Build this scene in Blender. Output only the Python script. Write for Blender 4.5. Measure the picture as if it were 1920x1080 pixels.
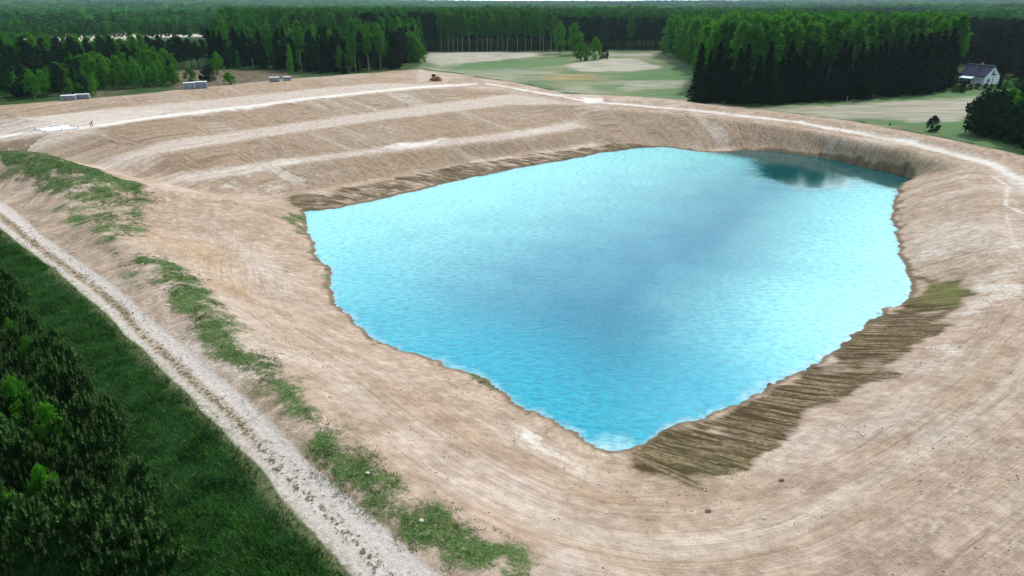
import bpy, math, random
import numpy as np
from mathutils import Vector
from mathutils.geometry import delaunay_2d_cdt
R = math.radians
rng = np.random.default_rng(7)
random.seed(7)
sc = bpy.context.scene
for o in list(bpy.data.objects): bpy.data.objects.remove(o)
C = sc.collection

# ------------------------------------------------------------------ camera
CAM_H, PITCH, F = 30.0, R(22.78), 1280.0
cam = bpy.data.cameras.new('camera'); co = bpy.data.objects.new('camera', cam); C.objects.link(co)
co.location = (0, 0, CAM_H); co.rotation_euler = (R(90) - PITCH, 0, 0)
cam.sensor_width = 36; cam.lens = 24; cam.clip_start = 0.5; cam.clip_end = 30000
sc.camera = co

# ------------------------------------------------------------------ world, sun, exposure
SUN_EL, SUN_AZ = 48, 38           # azimuth to the right of +Y
w = bpy.data.worlds.new('World'); sc.world = w; w.use_nodes = True
nt = w.node_tree; N = nt.nodes; Lk = nt.links; N.clear()
wo = N.new('ShaderNodeOutputWorld'); bg = N.new('ShaderNodeBackground'); bg.inputs[1].default_value = 0.12
sky = N.new('ShaderNodeTexSky'); sky.sky_type = 'NISHITA'; sky.sun_disc = False
sky.sun_elevation = R(SUN_EL); sky.sun_rotation = R(SUN_AZ); sky.altitude = 150; sky.dust_density = 1.0
tc = N.new('ShaderNodeTexCoord')
mp = N.new('ShaderNodeMapping'); mp.inputs['Scale'].default_value = (1, 1, 2.6)
cn = N.new('ShaderNodeTexNoise'); cn.inputs['Scale'].default_value = 2.3; cn.inputs['Detail'].default_value = 6; cn.inputs['Roughness'].default_value = .55
cr = N.new('ShaderNodeValToRGB'); cr.color_ramp.elements[0].position = .36; cr.color_ramp.elements[1].position = .6
cr.color_ramp.elements[0].color = (.75, .75, .75, 1)
def lobe(az, el, width):          # a bright or open part of the cloud deck in a sky direction
    d = (math.sin(R(az)) * math.cos(R(el)), math.cos(R(az)) * math.cos(R(el)), math.sin(R(el)))
    dt = N.new('ShaderNodeVectorMath'); dt.operation = 'DOT_PRODUCT'; dt.inputs[1].default_value = d
    nm = N.new('ShaderNodeVectorMath'); nm.operation = 'NORMALIZE'; Lk.new(tc.outputs['Generated'], nm.inputs[0]); Lk.new(nm.outputs[0], dt.inputs[0])
    mr = N.new('ShaderNodeMapRange'); mr.interpolation_type = 'SMOOTHSTEP'
    mr.inputs['From Min'].default_value = math.cos(R(width)); mr.inputs['From Max'].default_value = 1
    Lk.new(dt.outputs['Value'], mr.inputs['Value']); return mr.outputs[0]
def wmath(op, a, b):
    m = N.new('ShaderNodeMath'); m.operation = op
    for i, v in enumerate((a, b)):
        if isinstance(v, (int, float)): m.inputs[i].default_value = v
        else: Lk.new(v, m.inputs[i])
    return m.outputs[0]
Lk.new(tc.outputs['Generated'], mp.inputs[0]); Lk.new(mp.outputs[0], cn.inputs['Vector']); Lk.new(cn.outputs['Fac'], cr.inputs[0])
bright = wmath('ADD', wmath('ADD', wmath('MULTIPLY', lobe(-18, 10, 34), 1.0), wmath('MULTIPLY', lobe(29, 15, 17), 1.5)), wmath('MULTIPLY', lobe(-4, 8, 58), .75))
gap = wmath('MULTIPLY', lobe(17, 8, 8), .7)
cov = wmath('SUBTRACT', wmath('ADD', cr.outputs[0], bright), gap)
covc = N.new('ShaderNodeClamp'); Lk.new(cov, covc.inputs[0])
cloudv = wmath('ADD', 4.6, wmath('MULTIPLY', bright, 8.5))
cc = N.new('ShaderNodeCombineColor'); Lk.new(wmath('MULTIPLY', cloudv, .80), cc.inputs[0]); Lk.new(wmath('MULTIPLY', cloudv, 1.03), cc.inputs[1]); Lk.new(wmath('MULTIPLY', cloudv, 1.1), cc.inputs[2])
mx = N.new('ShaderNodeMix'); mx.data_type = 'RGBA'
Lk.new(covc.outputs[0], mx.inputs['Factor']); Lk.new(sky.outputs[0], mx.inputs['A']); Lk.new(cc.outputs[0], mx.inputs['B'])
Lk.new(mx.outputs['Result'], bg.inputs[0]); Lk.new(bg.outputs[0], wo.inputs[0])
sl = bpy.data.lights.new('sun', 'SUN'); sl.energy = 3.2; sl.angle = R(8); sl.color = (1, .95, .88)
so = bpy.data.objects.new('sun', sl); C.objects.link(so)
sd = Vector((math.sin(R(SUN_AZ)) * math.cos(R(SUN_EL)), math.cos(R(SUN_AZ)) * math.cos(R(SUN_EL)), math.sin(R(SUN_EL))))
so.rotation_euler = sd.to_track_quat('Z', 'Y').to_euler()
sc.view_settings.view_transform = 'Standard'; sc.view_settings.look = 'None'
sc.view_settings.exposure = 0.36; sc.view_settings.gamma = 1

# ------------------------------------------------------------------ survey: from a sight line and a height to plan coordinates
def ray(px, py):
    v = (540 - py) / F
    return (px - 960) / F, math.cos(PITCH) + v * math.sin(PITCH), -math.sin(PITCH) + v * math.cos(PITCH)
def P(px, py, z):
    dx, dy, dz = ray(px, py); t = (z - CAM_H) / dz
    return (dx * t, dy * t, z)
WATER = -7.0
SHORE_PX = [(565,398),(600,394),(650,386),(700,377),(760,362),(830,345),(900,330),(960,317),(1040,303),(1100,293),(1150,284),(1200,277),(1250,276),(1300,283),(1345,286),(1400,281),(1450,283),(1500,289),(1540,295),(1590,306),(1640,317),(1680,326),(1708,336),(1690,348),(1684,360),(1677,375),(1673,390),(1672,405),(1678,425),(1681,445),(1688,470),(1696,495),(1703,520),(1709,540),(1708,553),(1700,565),(1680,577),(1655,587),(1640,597),(1615,618),(1590,640),(1565,658),(1545,668),(1538,680),(1515,690),(1480,706),(1445,723),(1410,740),(1370,760),(1330,778),(1290,790),(1250,804),(1225,822),(1190,838),(1165,847),(1140,850),(1115,840),(1090,824),(1065,807),(1040,788),(1015,778),(985,770),(960,755),(940,735),(920,718),(900,708),(880,700),(860,694),(830,688),(800,672),(775,662),(745,658),(715,642),(690,632),(668,612),(660,598),(640,583),(625,565),(620,545),(617,520),(605,495),(592,470),(590,455),(580,440),(575,425),(572,408)]
SH0 = np.array([P(x, y, WATER)[:2] for x, y in SHORE_PX])
def fractal_edge(p, it, amp, seed):        # ragged bank line
    r = np.random.default_rng(seed); p = p.copy()
    for k in range(it):
        q = np.roll(p, -1, 0); m = (p + q) / 2; d = q - p; L = np.hypot(*d.T)
        n = np.stack([-d[:, 1], d[:, 0]], 1)
        m += n * (r.normal(0, amp, len(m)))[:, None] * np.clip(L, 0, 3)[:, None] / np.maximum(L, 1e-6)[:, None]
        out = np.empty((2 * len(p), 2)); out[0::2] = p; out[1::2] = m; p = out
    return p
SHORE = fractal_edge(SH0, 3, .11, 3)

# ------------------------------------------------------------------ terrain: breaklines triangulated, then sampled
BL = [  # (sight line, height) breaklines
 [(-150,213,5.5),(0,200,5.5),(120,190,5.5),(240,180,5.5),(400,163,5.5),(560,148,5.2),(700,138,4.5),(784,131,3.8),(860,140,2.8),(960,155,1.4),(1060,178,.3),(1085,183,-.3),(1118,184,-.3),(1140,180,.5),(1300,190,.4),(1450,210,-.2),(1600,229,-.3),(1750,257,0),(1920,292,0),(2080,330,0)],
 [(-150,237,3.5),(0,222,3.5),(240,202,3.5),(400,185,3.5),(560,168,3.5),(700,156,3.1),(784,151,2.6)],
 [(-150,290,3.4),(0,268,3.4),(200,238,3.4),(400,207,3.4),(600,185,3.3),(800,167,2.6),(900,160,1.9)],
 [(0,300,.6),(130,283,.4),(300,268,.3),(480,240,.3),(700,210,.1),(960,176,-.1)],
 [(300,290,.1),(480,260,0),(700,228,-.1),(960,197,-.4),(1080,199,-.7)],
 [(300,330,-3.2),(480,305,-3.1),(760,270,-3.1),(960,246,-3.3),(1080,226,-3.2)],
 [(360,345,-3.6),(530,312,-3.3),(740,285,-3.3),(960,262,-3.6),(1100,240,-3.8)],
 [(540,366,-6.6),(700,335,-6.6),(960,291,-6.6),(1110,268,-6.5)],
 [(-100,300,5),(0,284,5),(60,284,4.9),(180,318,3.4),(300,352,1.3),(420,372,-1.2),(530,390,-4.8)],
 [(-60,350,.2),(0,362,.1),(100,440,.1),(250,560,.1),(400,690,.1),(560,850,.1),(800,1080,.1)],
 [(-80,420,-.1),(0,430,-.1),(100,505,-.1),(200,590,-.1),(300,690,-.1),(400,790,-.1),(480,880,-.1),(560,970,-.1),(640,1060,-.1)],
 [(170,420,1.9),(280,490,1.2),(480,660,.9),(700,860,.7),(1000,1080,.2)],
 [(1100,191,-.5),(1300,207,-.7),(1500,229,-1.6),(1700,266,-1.6),(1850,304,-1.6),(1920,340,-1.6),(2050,400,-1.6)],
 [(1140,204,-.7),(1300,217,-.9),(1400,229,-1.4),(1500,242,-1.9),(1700,283,-1.9),(1800,315,-2.1),(1832,370,-2.0),(1855,440,-2.1),(1905,520,-2.4)],
 [(1905,640,-2.3),(1900,760,-2.),(1880,900,-1.5),(1700,1000,-1.4),(1500,1070,-1.4)],
 [(1000,1000,-1.),(1250,1075,-1.3)],
 [(130,300,-.6),(220,325,-1.9),(300,344,-3.6),(400,364,-5),(500,378,-5.9)],
 [(-150,203,.8),(0,192,.8),(200,176,.8),(330,163,.8),(480,148,.8),(640,143,.6),(735,133,.4)],
]
WL = [  # plan coordinates directly
 [(-330,-60,-.3),(-330,120,-.5),(-330,520,-1.5),(0,520,-2),(330,520,-3),(330,-60,-2),(0,-60,-.5),(-330,-60,-.3)],
 [(-104,116,4.6),(-106,104,.6)],
 [(150,180,-2),(160,120,-2),(120,40,-1.5),(40,0,-1)],
 [(-170,150,2.5),(-220,190,3)],
]
# outer foot of the ring berm
bm = [P(*q) for q in BL[0]]
foot = []
for i, p in enumerate(bm):
    a = bm[max(i-1, 0)]; b = bm[min(i+1, len(bm)-1)]
    dx, dy = b[0]-a[0], b[1]-a[1]; L = math.hypot(dx, dy) or 1
    zf = 1. if i < 5 else .5 if i < 7 else -1.9; q_ = 1.6*(p[2]-zf)+.5; foot.append((p[0] - dy/L*q_, p[1] + dx/L*q_, zf))
lines = [[P(*q) for q in l] for l in BL] + WL + [foot] + [[(x, y, WATER) for x, y in SH0[::1]] + [(SH0[0][0], SH0[0][1], WATER)]]
V, E, key = [], [], {}
def vid(p):
    k = (round(p[0], 2), round(p[1], 2))
    if k not in key: key[k] = len(V); V.append(p)
    return key[k]
for l in lines:
    ids = [vid(p) for p in l]
    E += [(a, b) for a, b in zip(ids, ids[1:]) if a != b]
vi = np.array(V)
res = delaunay_2d_cdt([Vector(p[:2]) for p in V], E, [], 0, 1e-4)
vo = np.array([tuple(v) for v in res[0]]); zo = np.zeros(len(vo))
for i, orig in enumerate(res[3]):
    if orig: zo[i] = np.mean([vi[j, 2] for j in orig])
    else:
        d = np.hypot(*(vi[:, :2] - vo[i]).T); wgt = 1 / (d[np.argsort(d)[:2]] + .1); zo[i] = (vi[np.argsort(d)[:2], 2] * wgt).sum() / wgt.sum()
X0, X1, Y0, Y1 = -329, 329, -59, 519
gx = np.arange(X0, X1 + 1.); gy = np.arange(Y0, Y1 + 1.); Z = np.full((len(gy), len(gx)), -1.5)
for t in res[2]:
    a, b, c = vo[t[0]], vo[t[1]], vo[t[2]]
    i0, i1 = int(max(math.floor(min(a[0], b[0], c[0])) - X0, 0)), int(min(math.ceil(max(a[0], b[0], c[0])) - X0 + 1, len(gx)))
    j0, j1 = int(max(math.floor(min(a[1], b[1], c[1])) - Y0, 0)), int(min(math.ceil(max(a[1], b[1], c[1])) - Y0 + 1, len(gy)))
    if i1 <= i0 or j1 <= j0: continue
    XX, YY = np.meshgrid(gx[i0:i1], gy[j0:j1])
    den = (b[1]-c[1])*(a[0]-c[0]) + (c[0]-b[0])*(a[1]-c[1])
    if abs(den) < 1e-9: continue
    l0 = ((b[1]-c[1])*(XX-c[0]) + (c[0]-b[0])*(YY-c[1])) / den; l1 = ((c[1]-a[1])*(XX-c[0]) + (a[0]-c[0])*(YY-c[1])) / den; l2 = 1-l0-l1
    m = (l0 > -1e-6) & (l1 > -1e-6) & (l2 > -1e-6)
    Z[j0:j1, i0:i1][m] = (l0*zo[t[0]] + l1*zo[t[1]] + l2*zo[t[2]])[m]
def blur(A, s):
    r = int(3*s); k = np.exp(-np.arange(-r, r+1)**2/(2*s*s)); k /= k.sum()
    A = np.apply_along_axis(lambda v: np.convolve(np.pad(v, r, 'edge'), k, 'valid'), 1, A)
    return np.apply_along_axis(lambda v: np.convolve(np.pad(v, r, 'edge'), k, 'valid'), 0, A)
Z = blur(Z, 1.1)
def vnoise(x, y, s, seed):       # smooth value noise
    r = np.random.default_rng(seed); T = r.random((256, 256))
    x = x / s + 1000; y = y / s + 1000; xi = np.floor(x).astype(int); yi = np.floor(y).astype(int); fx = x - xi; fy = y - yi
    fx = fx*fx*(3-2*fx); fy = fy*fy*(3-2*fy); g = lambda a, b: T[a % 256, b % 256]
    return (g(xi, yi)*(1-fx)*(1-fy) + g(xi+1, yi)*fx*(1-fy) + g(xi, yi+1)*(1-fx)*fy + g(xi+1, yi+1)*fx*fy) - .5
def hz0(x, y):
    x = np.asarray(x, float); y = np.asarray(y, float)
    u = np.clip(x - X0, 0, len(gx)-1.001); v = np.clip(y - Y0, 0, len(gy)-1.001); i = u.astype(int); j = v.astype(int); fu = u-i; fv = v-j
    z = Z[j, i]*(1-fu)*(1-fv) + Z[j, i+1]*fu*(1-fv) + Z[j+1, i]*(1-fu)*fv + Z[j+1, i+1]*fu*fv
    r = np.hypot(x, y); far = np.clip((r-480)/700, 0, 1)
    z = z + far*(vnoise(x, y, 520, 5)*12 + vnoise(x, y, 1400, 6)*26*np.clip((r-900)/1500, 0, 1) - 3*far)
    z = z + 27*np.clip((r-2600)/2600, 0, 1)*(.75+.9*vnoise(x, y, 1900, 15)+.25*np.clip(np.abs(x)/(r+1)*2-.35, 0, 1))
    return z + vnoise(x, y, 9, 8)*.18 + vnoise(x, y, 3.2, 9)*.07
def sdist(p, x, y, closed=True):  # distance to a polyline, arc length there, inside flag
    q = np.roll(p, -1, 0) if closed else p[1:]; a = p if closed else p[:-1]
    best = np.full(x.shape, 1e9); arc = np.zeros(x.shape); ins = np.zeros(x.shape, bool); s0 = 0.
    for (ax, ay), (bx, by) in zip(a, q):
        dx, dy = bx-ax, by-ay; L2 = dx*dx+dy*dy + 1e-12; L = math.sqrt(L2)
        t = np.clip(((x-ax)*dx + (y-ay)*dy)/L2, 0, 1); d = np.hypot(x-ax-t*dx, y-ay-t*dy); m = d < best
        best[m] = d[m]; arc[m] = s0 + t[m]*L; s0 += L
        if closed and ay != by: ins ^= ((ay > y) != (by > y)) & (x < (bx-ax)*(y-ay)/(by-ay)+ax)
    return best, arc, ins
def G(px, py):                   # where a sight line meets the ground
    if px < -5000: return px, py
    dx, dy, dz = ray(px, py); tt = np.concatenate([np.arange(20, 400, .5), np.arange(400, 3000, 4.)])
    h = hz0(dx*tt, dy*tt); below = np.nonzero(CAM_H + dz*tt <= h)[0]
    if len(below) == 0: t = (-2-CAM_H)/dz if dz < 0 else 3000
    else: t = tt[below[0]] - .25
    return dx*t, dy*t
def GP(pts): return np.array([G(*p) for p in pts])

# grid lines
def axis(fine0, fine1, st, grow, end):
    v = [fine1]; s = st
    while v[-1] < end: s = min(s*(1+grow) if v[-1] > fine1+0 else s, 260); v.append(v[-1]+s)
    return v
xp = axis(0, 105, .42, .013, 9000)
xs = np.concatenate([-np.array(xp)[::-1], np.arange(-104.6, 104.9, .42), np.array(xp)])
ys = [20.]
while ys[-1] < 12500:
    y = ys[-1]; s = .3 if y < 70 else .42 if y < 130 else .6 if y < 320 else min(.6 + (y-320)*.02, 300); ys.append(y+s)
yb = [20.]; s = .6
while yb[-1] > -900: s *= 1.12; yb.append(yb[-1]-s)
ys = np.array(yb[::-1][:-1] + ys)
GX, GY = np.meshgrid(xs, ys); shp = GX.shape
x = GX.ravel(); y = GY.ravel(); n = len(x)
z = hz0(x, y)
# distance to shore
near = (x > -330) & (x < 330) & (y > -60) & (y < 420)
SM = SH0.copy()
for _ in range(6): SM = (np.roll(SM, 1, 0) + 2*SM + np.roll(SM, -1, 0))/4
SD = np.full(n, 400.); AR = np.zeros(n); IN = np.zeros(n, bool); SD2 = np.full(n, 400.)
nx, ny = x[near], y[near]
d, a_, i_ = sdist(SM, nx, ny); SD[near] = np.where(i_, -d, d); AR[near] = a_
box = (x > -60) & (x < 115) & (y > 40) & (y < 215)
d, a_, i_ = sdist(SHORE, x[box], y[box]); SD2[box] = np.where(i_, -d, d)
bank = .28*np.clip(SD2/.5, 0, 1)*(0.4 + .9*(vnoise(x, y, 7, 31)+.5))
zz = np.where(SD2 < 0, WATER - .03 - .16*np.minimum(-SD2, 40), np.maximum(z, WATER + .02 + bank + .03*np.minimum(SD2, 12)))
z = np.where(SD2 < 300, np.where(SD2 < 0, zz, zz), z)

def poly(pts, soft=1., amp=0.):
    p = GP(pts); d = np.zeros(n); mg = 4*soft + 2
    m = (x > p[:, 0].min()-mg) & (x < p[:, 0].max()+mg) & (y > p[:, 1].min()-mg) & (y < p[:, 1].max()+mg)
    if not m.any(): return d
    xx, yy = x[m], y[m]
    if amp: xx = xx + vnoise(x[m], y[m], 3.5, 41)*amp; yy = yy + vnoise(x[m], y[m], 3.5, 42)*amp
    dd, _, ii = sdist(p, xx, yy); d[m] = np.clip(.5 + np.where(ii, dd, -dd)/soft/2, 0, 1); return d
def ribbon(pts, wd, soft=.6, amp=0.):
    p = GP(pts); d = np.zeros(n); mg = wd + 2*soft + 3
    m = (x > p[:, 0].min()-mg) & (x < p[:, 0].max()+mg) & (y > p[:, 1].min()-mg) & (y < p[:, 1].max()+mg)
    xx, yy = x[m], y[m]
    if amp: xx = xx + vnoise(xx, yy, 6, 43)*amp; yy = yy + vnoise(xx, yy, 6, 44)*amp
    dd, _, _ = sdist(p, xx, yy, False); d[m] = np.clip(.5 + (wd/2-dd)/soft/2, 0, 1); return d
def union(*a):
    r = a[0]
    for b in a[1:]: r = np.maximum(r, b)
    return r
W_ = lambda X, Y: (X-10000, Y)   # plan point marker
def G(px, py, _G=G):
    if px < -6000: return px+10000, py
    return _G(px, py)
# --- painted regions (plan outlines) --------------------------------------------------
darkgrass = poly([(0,428),(100,503),(200,588),(300,688),(400,788),(480,878),(560,968),(645,1060),(660,1078),W_(-6,15),W_(-60,-60),W_(-300,-60),W_(-320,140),W_(-150,140)], .5, .35)
strip = union(ribbon([(300,500),(345,560),(420,640),(490,695),(560,765),(615,820),(655,875),(705,918),(765,965),(835,1015),(900,1060),(960,1100)], 2.9, 1.5, 1.2)*.93,
 poly([(0,284),(60,284),(180,318),(290,365),(295,405),(255,450),(215,470),(170,450),(110,410),(60,350),(0,335)], 2.2, 3)*.72, poly([(0,284),(60,285),(180,319),(280,354),(272,366),(170,338),(60,308),(0,316)], 1, 1.5),
 poly([(262,472),(300,480),(400,545),(420,590),(470,620),(490,650),(540,700),(560,740),(620,800),(700,850),(760,910),(830,960),(900,1005),(990,1045),(1015,1085),(880,1085),(800,1020),(740,960),(680,920),(600,840),(545,785),(468,705),(400,640),(330,590),(280,530)], 1.6, 2.4)*.9,
 poly([(290,500),(400,560),(470,640),(560,760),(650,850),(760,930),(900,1030),(1000,1085),(870,1085),(760,990),(635,885),(535,785),(430,660),(340,590)], 1.8, 2.4)*.85,
 poly([(150,400),(215,470),(290,540),(330,600),(250,560),(170,470)], 2, 2)*.6,
 poly([(535,398),(572,402),(575,425),(570,442),(545,436)], 1, 1)*.75, poly([(525,498),(548,502),(545,518),(530,515)], .6, .6)*.8,
 poly([(590,470),(612,500),(620,550),(600,545),(590,500)], 1, 1)*.6, poly([(862,694),(900,706),(930,735),(900,722)], .4, .5)*.7)
trackL = ribbon([(-60,380),(0,425),(120,505),(230,598),(350,728),(430,800),(520,900),(600,985),(660,1060),(690,1100)], 1.9, .5, .25)
trackR = ribbon([(-60,340),(0,388),(60,440),(200,545),(330,660),(450,770),(560,885),(690,1000),(790,1090)], 2.0, .6, .25)
mid = ribbon([(-60,360),(0,405),(90,475),(215,570),(340,692),(440,785),(540,892),(645,992),(720,1075)], 1.2, .5, .3)
T1ROAD = [(-100,268),(0,256),(150,240),(300,218),(480,198),(640,178),(780,164),(880,157.5)]
white = union(ribbon(T1ROAD, 5.2, 2.2, 1.2), ribbon([(780,163),(840,159),(890,157)], 3, .8)*.9,
 poly([(60,222),(200,206),(340,205),(300,216),(150,238),(40,246)], 3, 4)*.55,
 ribbon([(915,157.5),(960,164),(1040,178),(1100,190),(1200,198),(1300,207),(1500,229),(1700,266),(1850,304),(1920,340),(2000,390)], 3.4, 1.2, .8)*.85, ribbon([(1600,246),(1700,266),(1800,290),(1860,310),(1920,345),(2000,400)], 5.5, 2, 1)*.6,
 poly([(1086,182),(1120,184),(1135,193),(1095,194)], .6)*.95,
 poly([(930,800),(1000,796),(1085,850),(1165,880),(1140,905),(1060,890),(1000,850)], 2.2, 4)*.72,
 poly([(1822,518),(1925,480),(1925,560),(1850,590),(1800,598)], 1.6, 2.5)*.62,
 poly([(1740,650),(1800,640),(1790,670),(1745,680)], 1, 2)*.7, poly([(1680,690),(1800,675),(1790,700),(1690,705)], 1.2, 2.5)*.45,
 poly([(1780,880),(1925,640),(1925,1000),(1700,1085),(1600,1060)], 3, 4)*.38,
 poly([(1840,345),(1925,340),(1925,390),(1850,385)], 2, 2)*.3,
 ribbon([(1860,330),(1890,350),(1885,385),(1920,400)], 1.2, .5)*.7, ribbon([(1830,345),(1870,360),(1920,375)], .6, .4)*.6, ribbon([(1845,385),(1890,375),(1920,410)], .6, .4)*.6, ribbon([(1885,400),(1900,450),(1925,490)], .8, .4)*.6,
 poly([(700,276),(835,256),(855,258),(760,283)], 1.2, 2)*.75, poly([(495,300),(590,292),(560,306),(500,312)], 1, 2)*.6,
 poly([(330,330),(480,300),(620,330),(560,360),(520,388),(400,360)], 4, 4)*.42, poly([(380,425),(450,430),(520,480),(580,530),(560,550),(470,490)], 2, 3)*.45,
 poly([(880,300),(960,288),(960,300),(890,312)], 1, 2)*.55, poly([(940,250),(1060,222),(1100,215),(1080,240),(960,262)], 2, 3)*.45,
 poly([(1100,205),(1140,190),(1150,210),(1110,222)], 2, 2)*.4, poly([(600,388),(740,352),(840,330),(830,338),(720,365)], .8, 1.2)*.35,
 ribbon([(300,226),(420,208),(520,196)], 3.5, 2, 2)*.3, ribbon([(1600,505),(1740,520),(1830,500)], 1.0, .6, 1)*.0,
 poly([(1700,470),(1780,462),(1800,475),(1730,482)], .8, 1.5)*.5, poly([(1300,1000),(1500,980),(1700,930),(1600,1010),(1350,1060)], 4, 4)*.12,
 poly([(1250,275),(1500,245),(1440,275)], 3, 3)*.3)
mud = union(poly([(1168,852),(1230,822),(1330,780),(1440,722),(1540,672),(1640,597),(1712,552),(1715,518),(1825,518),(1832,560),(1800,592),(1740,640),(1690,690),(1600,740),(1500,800),(1400,870),(1310,918),(1230,902),(1190,888)], 1.2, 3),
 poly([(530,368),(563,400),(650,388),(760,364),(960,319),(1150,286),(1250,278),(1260,270),(1150,268),(1000,288),(850,312),(700,345),(600,362)], 1.2, 2)*.8,
 poly([(1400,279),(1540,294),(1640,316),(1712,338),(1735,330),(1640,308),(1540,286),(1450,274)], .6, 1)*.5,
 poly([(1672,350),(1712,340),(1700,420),(1715,500),(1770,510),(1760,520),(1710,520),(1690,470),(1674,400)], 1, 1.5)*.6,
 poly([(570,400),(620,560),(660,600),(720,640),(700,655),(640,600),(595,540),(575,460),(550,430)], .8, 1.2)*.45,
 poly([(860,692),(930,715),(960,752),(1040,786),(1140,848),(1110,850),(1010,790),(930,750),(860,700)], .5, .8)*.5)
mossy = union(poly([(1712,528),(1822,528),(1818,572),(1722,572)], 1.2, 2), poly([(1190,860),(1310,915),(1380,890),(1450,850),(1300,840)], 3, 3)*.2, poly([(1560,270),(1760,290),(1800,320),(1720,330)], 4, 4)*.35, poly([(400,370),(540,395),(560,420),(420,395)], 3, 3)*.4, poly([(110,330),(400,470),(600,560),(450,560),(200,430)], 6, 5)*.3)
field = union(poly([(784,128),(800,97),(1000,95),(1160,92),(1245,93),(1290,118),(1315,140),(1305,190),(1140,180),(1060,176),(960,152),(860,137)], 6, 6),
 poly([(1400,205),(1440,198),(1560,192),(1700,180),(1800,172),(1925,166),(1925,290),(1750,253),(1600,226)], 5, 5), poly([(0,62),(150,58),(420,52),(400,68),(200,80),(0,85)], 8)*0)
fpale = union(poly([(795,112),(800,99),(1000,97),(1010,105),(900,115),(820,124)], 3, 6), poly([(1060,122),(1130,110),(1190,110),(1245,128),(1180,133),(1090,135)], 2, 5),
 poly([(1160,152),(1290,150),(1300,160),(1170,170)], 3, 6)*.6, poly([(1130,101),(1240,100),(1240,106),(1140,105)], 4, 5)*.7, poly([(980,165),(1090,160),(1150,176),(1080,174)], 3, 5)*.4,
 poly([(1440,205),(1600,196),(1750,186),(1880,178),(1925,172),(1925,200),(1800,222),(1700,226),(1580,222)], 3, 4)*.75,
 poly([(1690,222),(1810,218),(1800,228),(1700,230)], 1.5, 3)*.9, poly([(800,130),(900,150),(1000,140),(1060,138),(960,128)], 4, 6)*.35)
fgreen = union(poly([(800,135),(860,118),(1060,112),(1080,120),(960,130),(870,140)], 3, 6), poly([(1140,138),(1300,130),(1300,150),(1180,147)], 3, 5), poly([(1100,160),(1180,158),(1170,172),(1110,170)], 3, 4)*.8,
 poly([(1160,178),(1310,188),(1300,165),(1220,166)], 4, 4)*.9, poly([(1000,170),(1160,182),(1100,184)], 3, 4)*.7,
 poly([(1600,225),(1700,236),(1810,258),(1925,292),(1925,200),(1860,200),(1800,228),(1680,228)], 3, 4)*.9, poly([(1440,196),(1800,172),(1925,160),(1925,170),(1850,184),(1780,184),(1560,200)], 2, 3))
ochre = union(poly([(1020,140),(1110,138),(1120,150),(1040,152)], 4, 4), poly([(300,440),(420,470),(480,560),(380,520)], 3, 4)*.5, poly([(860,900),(1000,980),(1150,1040),(1000,1010)], 3, 3)*.5)
farfield = union(poly([(35,66),(150,62),(210,68),(250,80),(60,82)], 10), poly([(190,60),(400,54),(420,68),(220,72)], 10))
clearing = union(poly([(320,135),(350,130),(520,133),(640,148),(560,150),(330,166)], 3, 4), poly([(100,178),(170,165),(240,170),(190,183)], 2, 3)*.7)
houseyard = poly([(1770,165),(1800,155),(1880,152),(1925,150),(1925,165),(1800,172)], 3)
# site = bare earth inside the berm
site = poly([(-150,211),(0,198),(240,178.5),(400,161.5),(560,146.5),(700,136.5),(784,129.5),(860,138.5),(960,153.5),(1060,176.5),(1140,178.5),(1300,188.5),(1450,208.5),(1600,227.5),(1750,255.5),(1920,290.5),(2080,328),W_(150,60),W_(60,-20),W_(-4,15),(660,1080),(400,790),(200,590),(0,430),(-100,350),W_(-190,140),W_(-230,190)], .9, .6)
# flat benches against cut slopes (for the rake marks that run down the slopes)
flat = union(poly([(-150,240),(0,224),(400,187),(700,157),(900,158),(800,166),(400,206),(0,266),(-150,288)], 1.5), poly([(0,300),(300,268),(700,211),(960,177),(1080,195),(960,196),(700,227),(480,259),(300,289)], 1.5),
 poly([(300,330),(760,270),(960,246),(1080,228),(1100,240),(960,261),(740,284),(530,311),(360,344)], 1.5))
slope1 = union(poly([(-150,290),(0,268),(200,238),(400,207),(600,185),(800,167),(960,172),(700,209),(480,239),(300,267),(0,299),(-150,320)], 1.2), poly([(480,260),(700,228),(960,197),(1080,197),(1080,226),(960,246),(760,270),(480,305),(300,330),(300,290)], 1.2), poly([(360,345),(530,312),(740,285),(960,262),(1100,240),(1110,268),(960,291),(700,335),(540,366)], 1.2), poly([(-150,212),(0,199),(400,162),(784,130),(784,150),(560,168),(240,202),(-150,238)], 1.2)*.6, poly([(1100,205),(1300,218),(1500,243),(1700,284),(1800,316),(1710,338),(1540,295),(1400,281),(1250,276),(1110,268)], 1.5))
slopeFar = poly([(-150,200),(784,131),(1060,178),(1300,200),(1920,320),(1840,440),(1840,520),(1715,530),(1700,340),(1250,276),(565,398),(300,345),(100,290),(-150,290)], 3)*(1-flat)
ring = poly([(430,420),(560,560),(700,670),(1000,800),(1150,880),(1350,925),(1600,760),(1800,610),(1925,560),W_(120,40),W_(10,10),(700,820),(450,600),(300,470)], 4)
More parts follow.
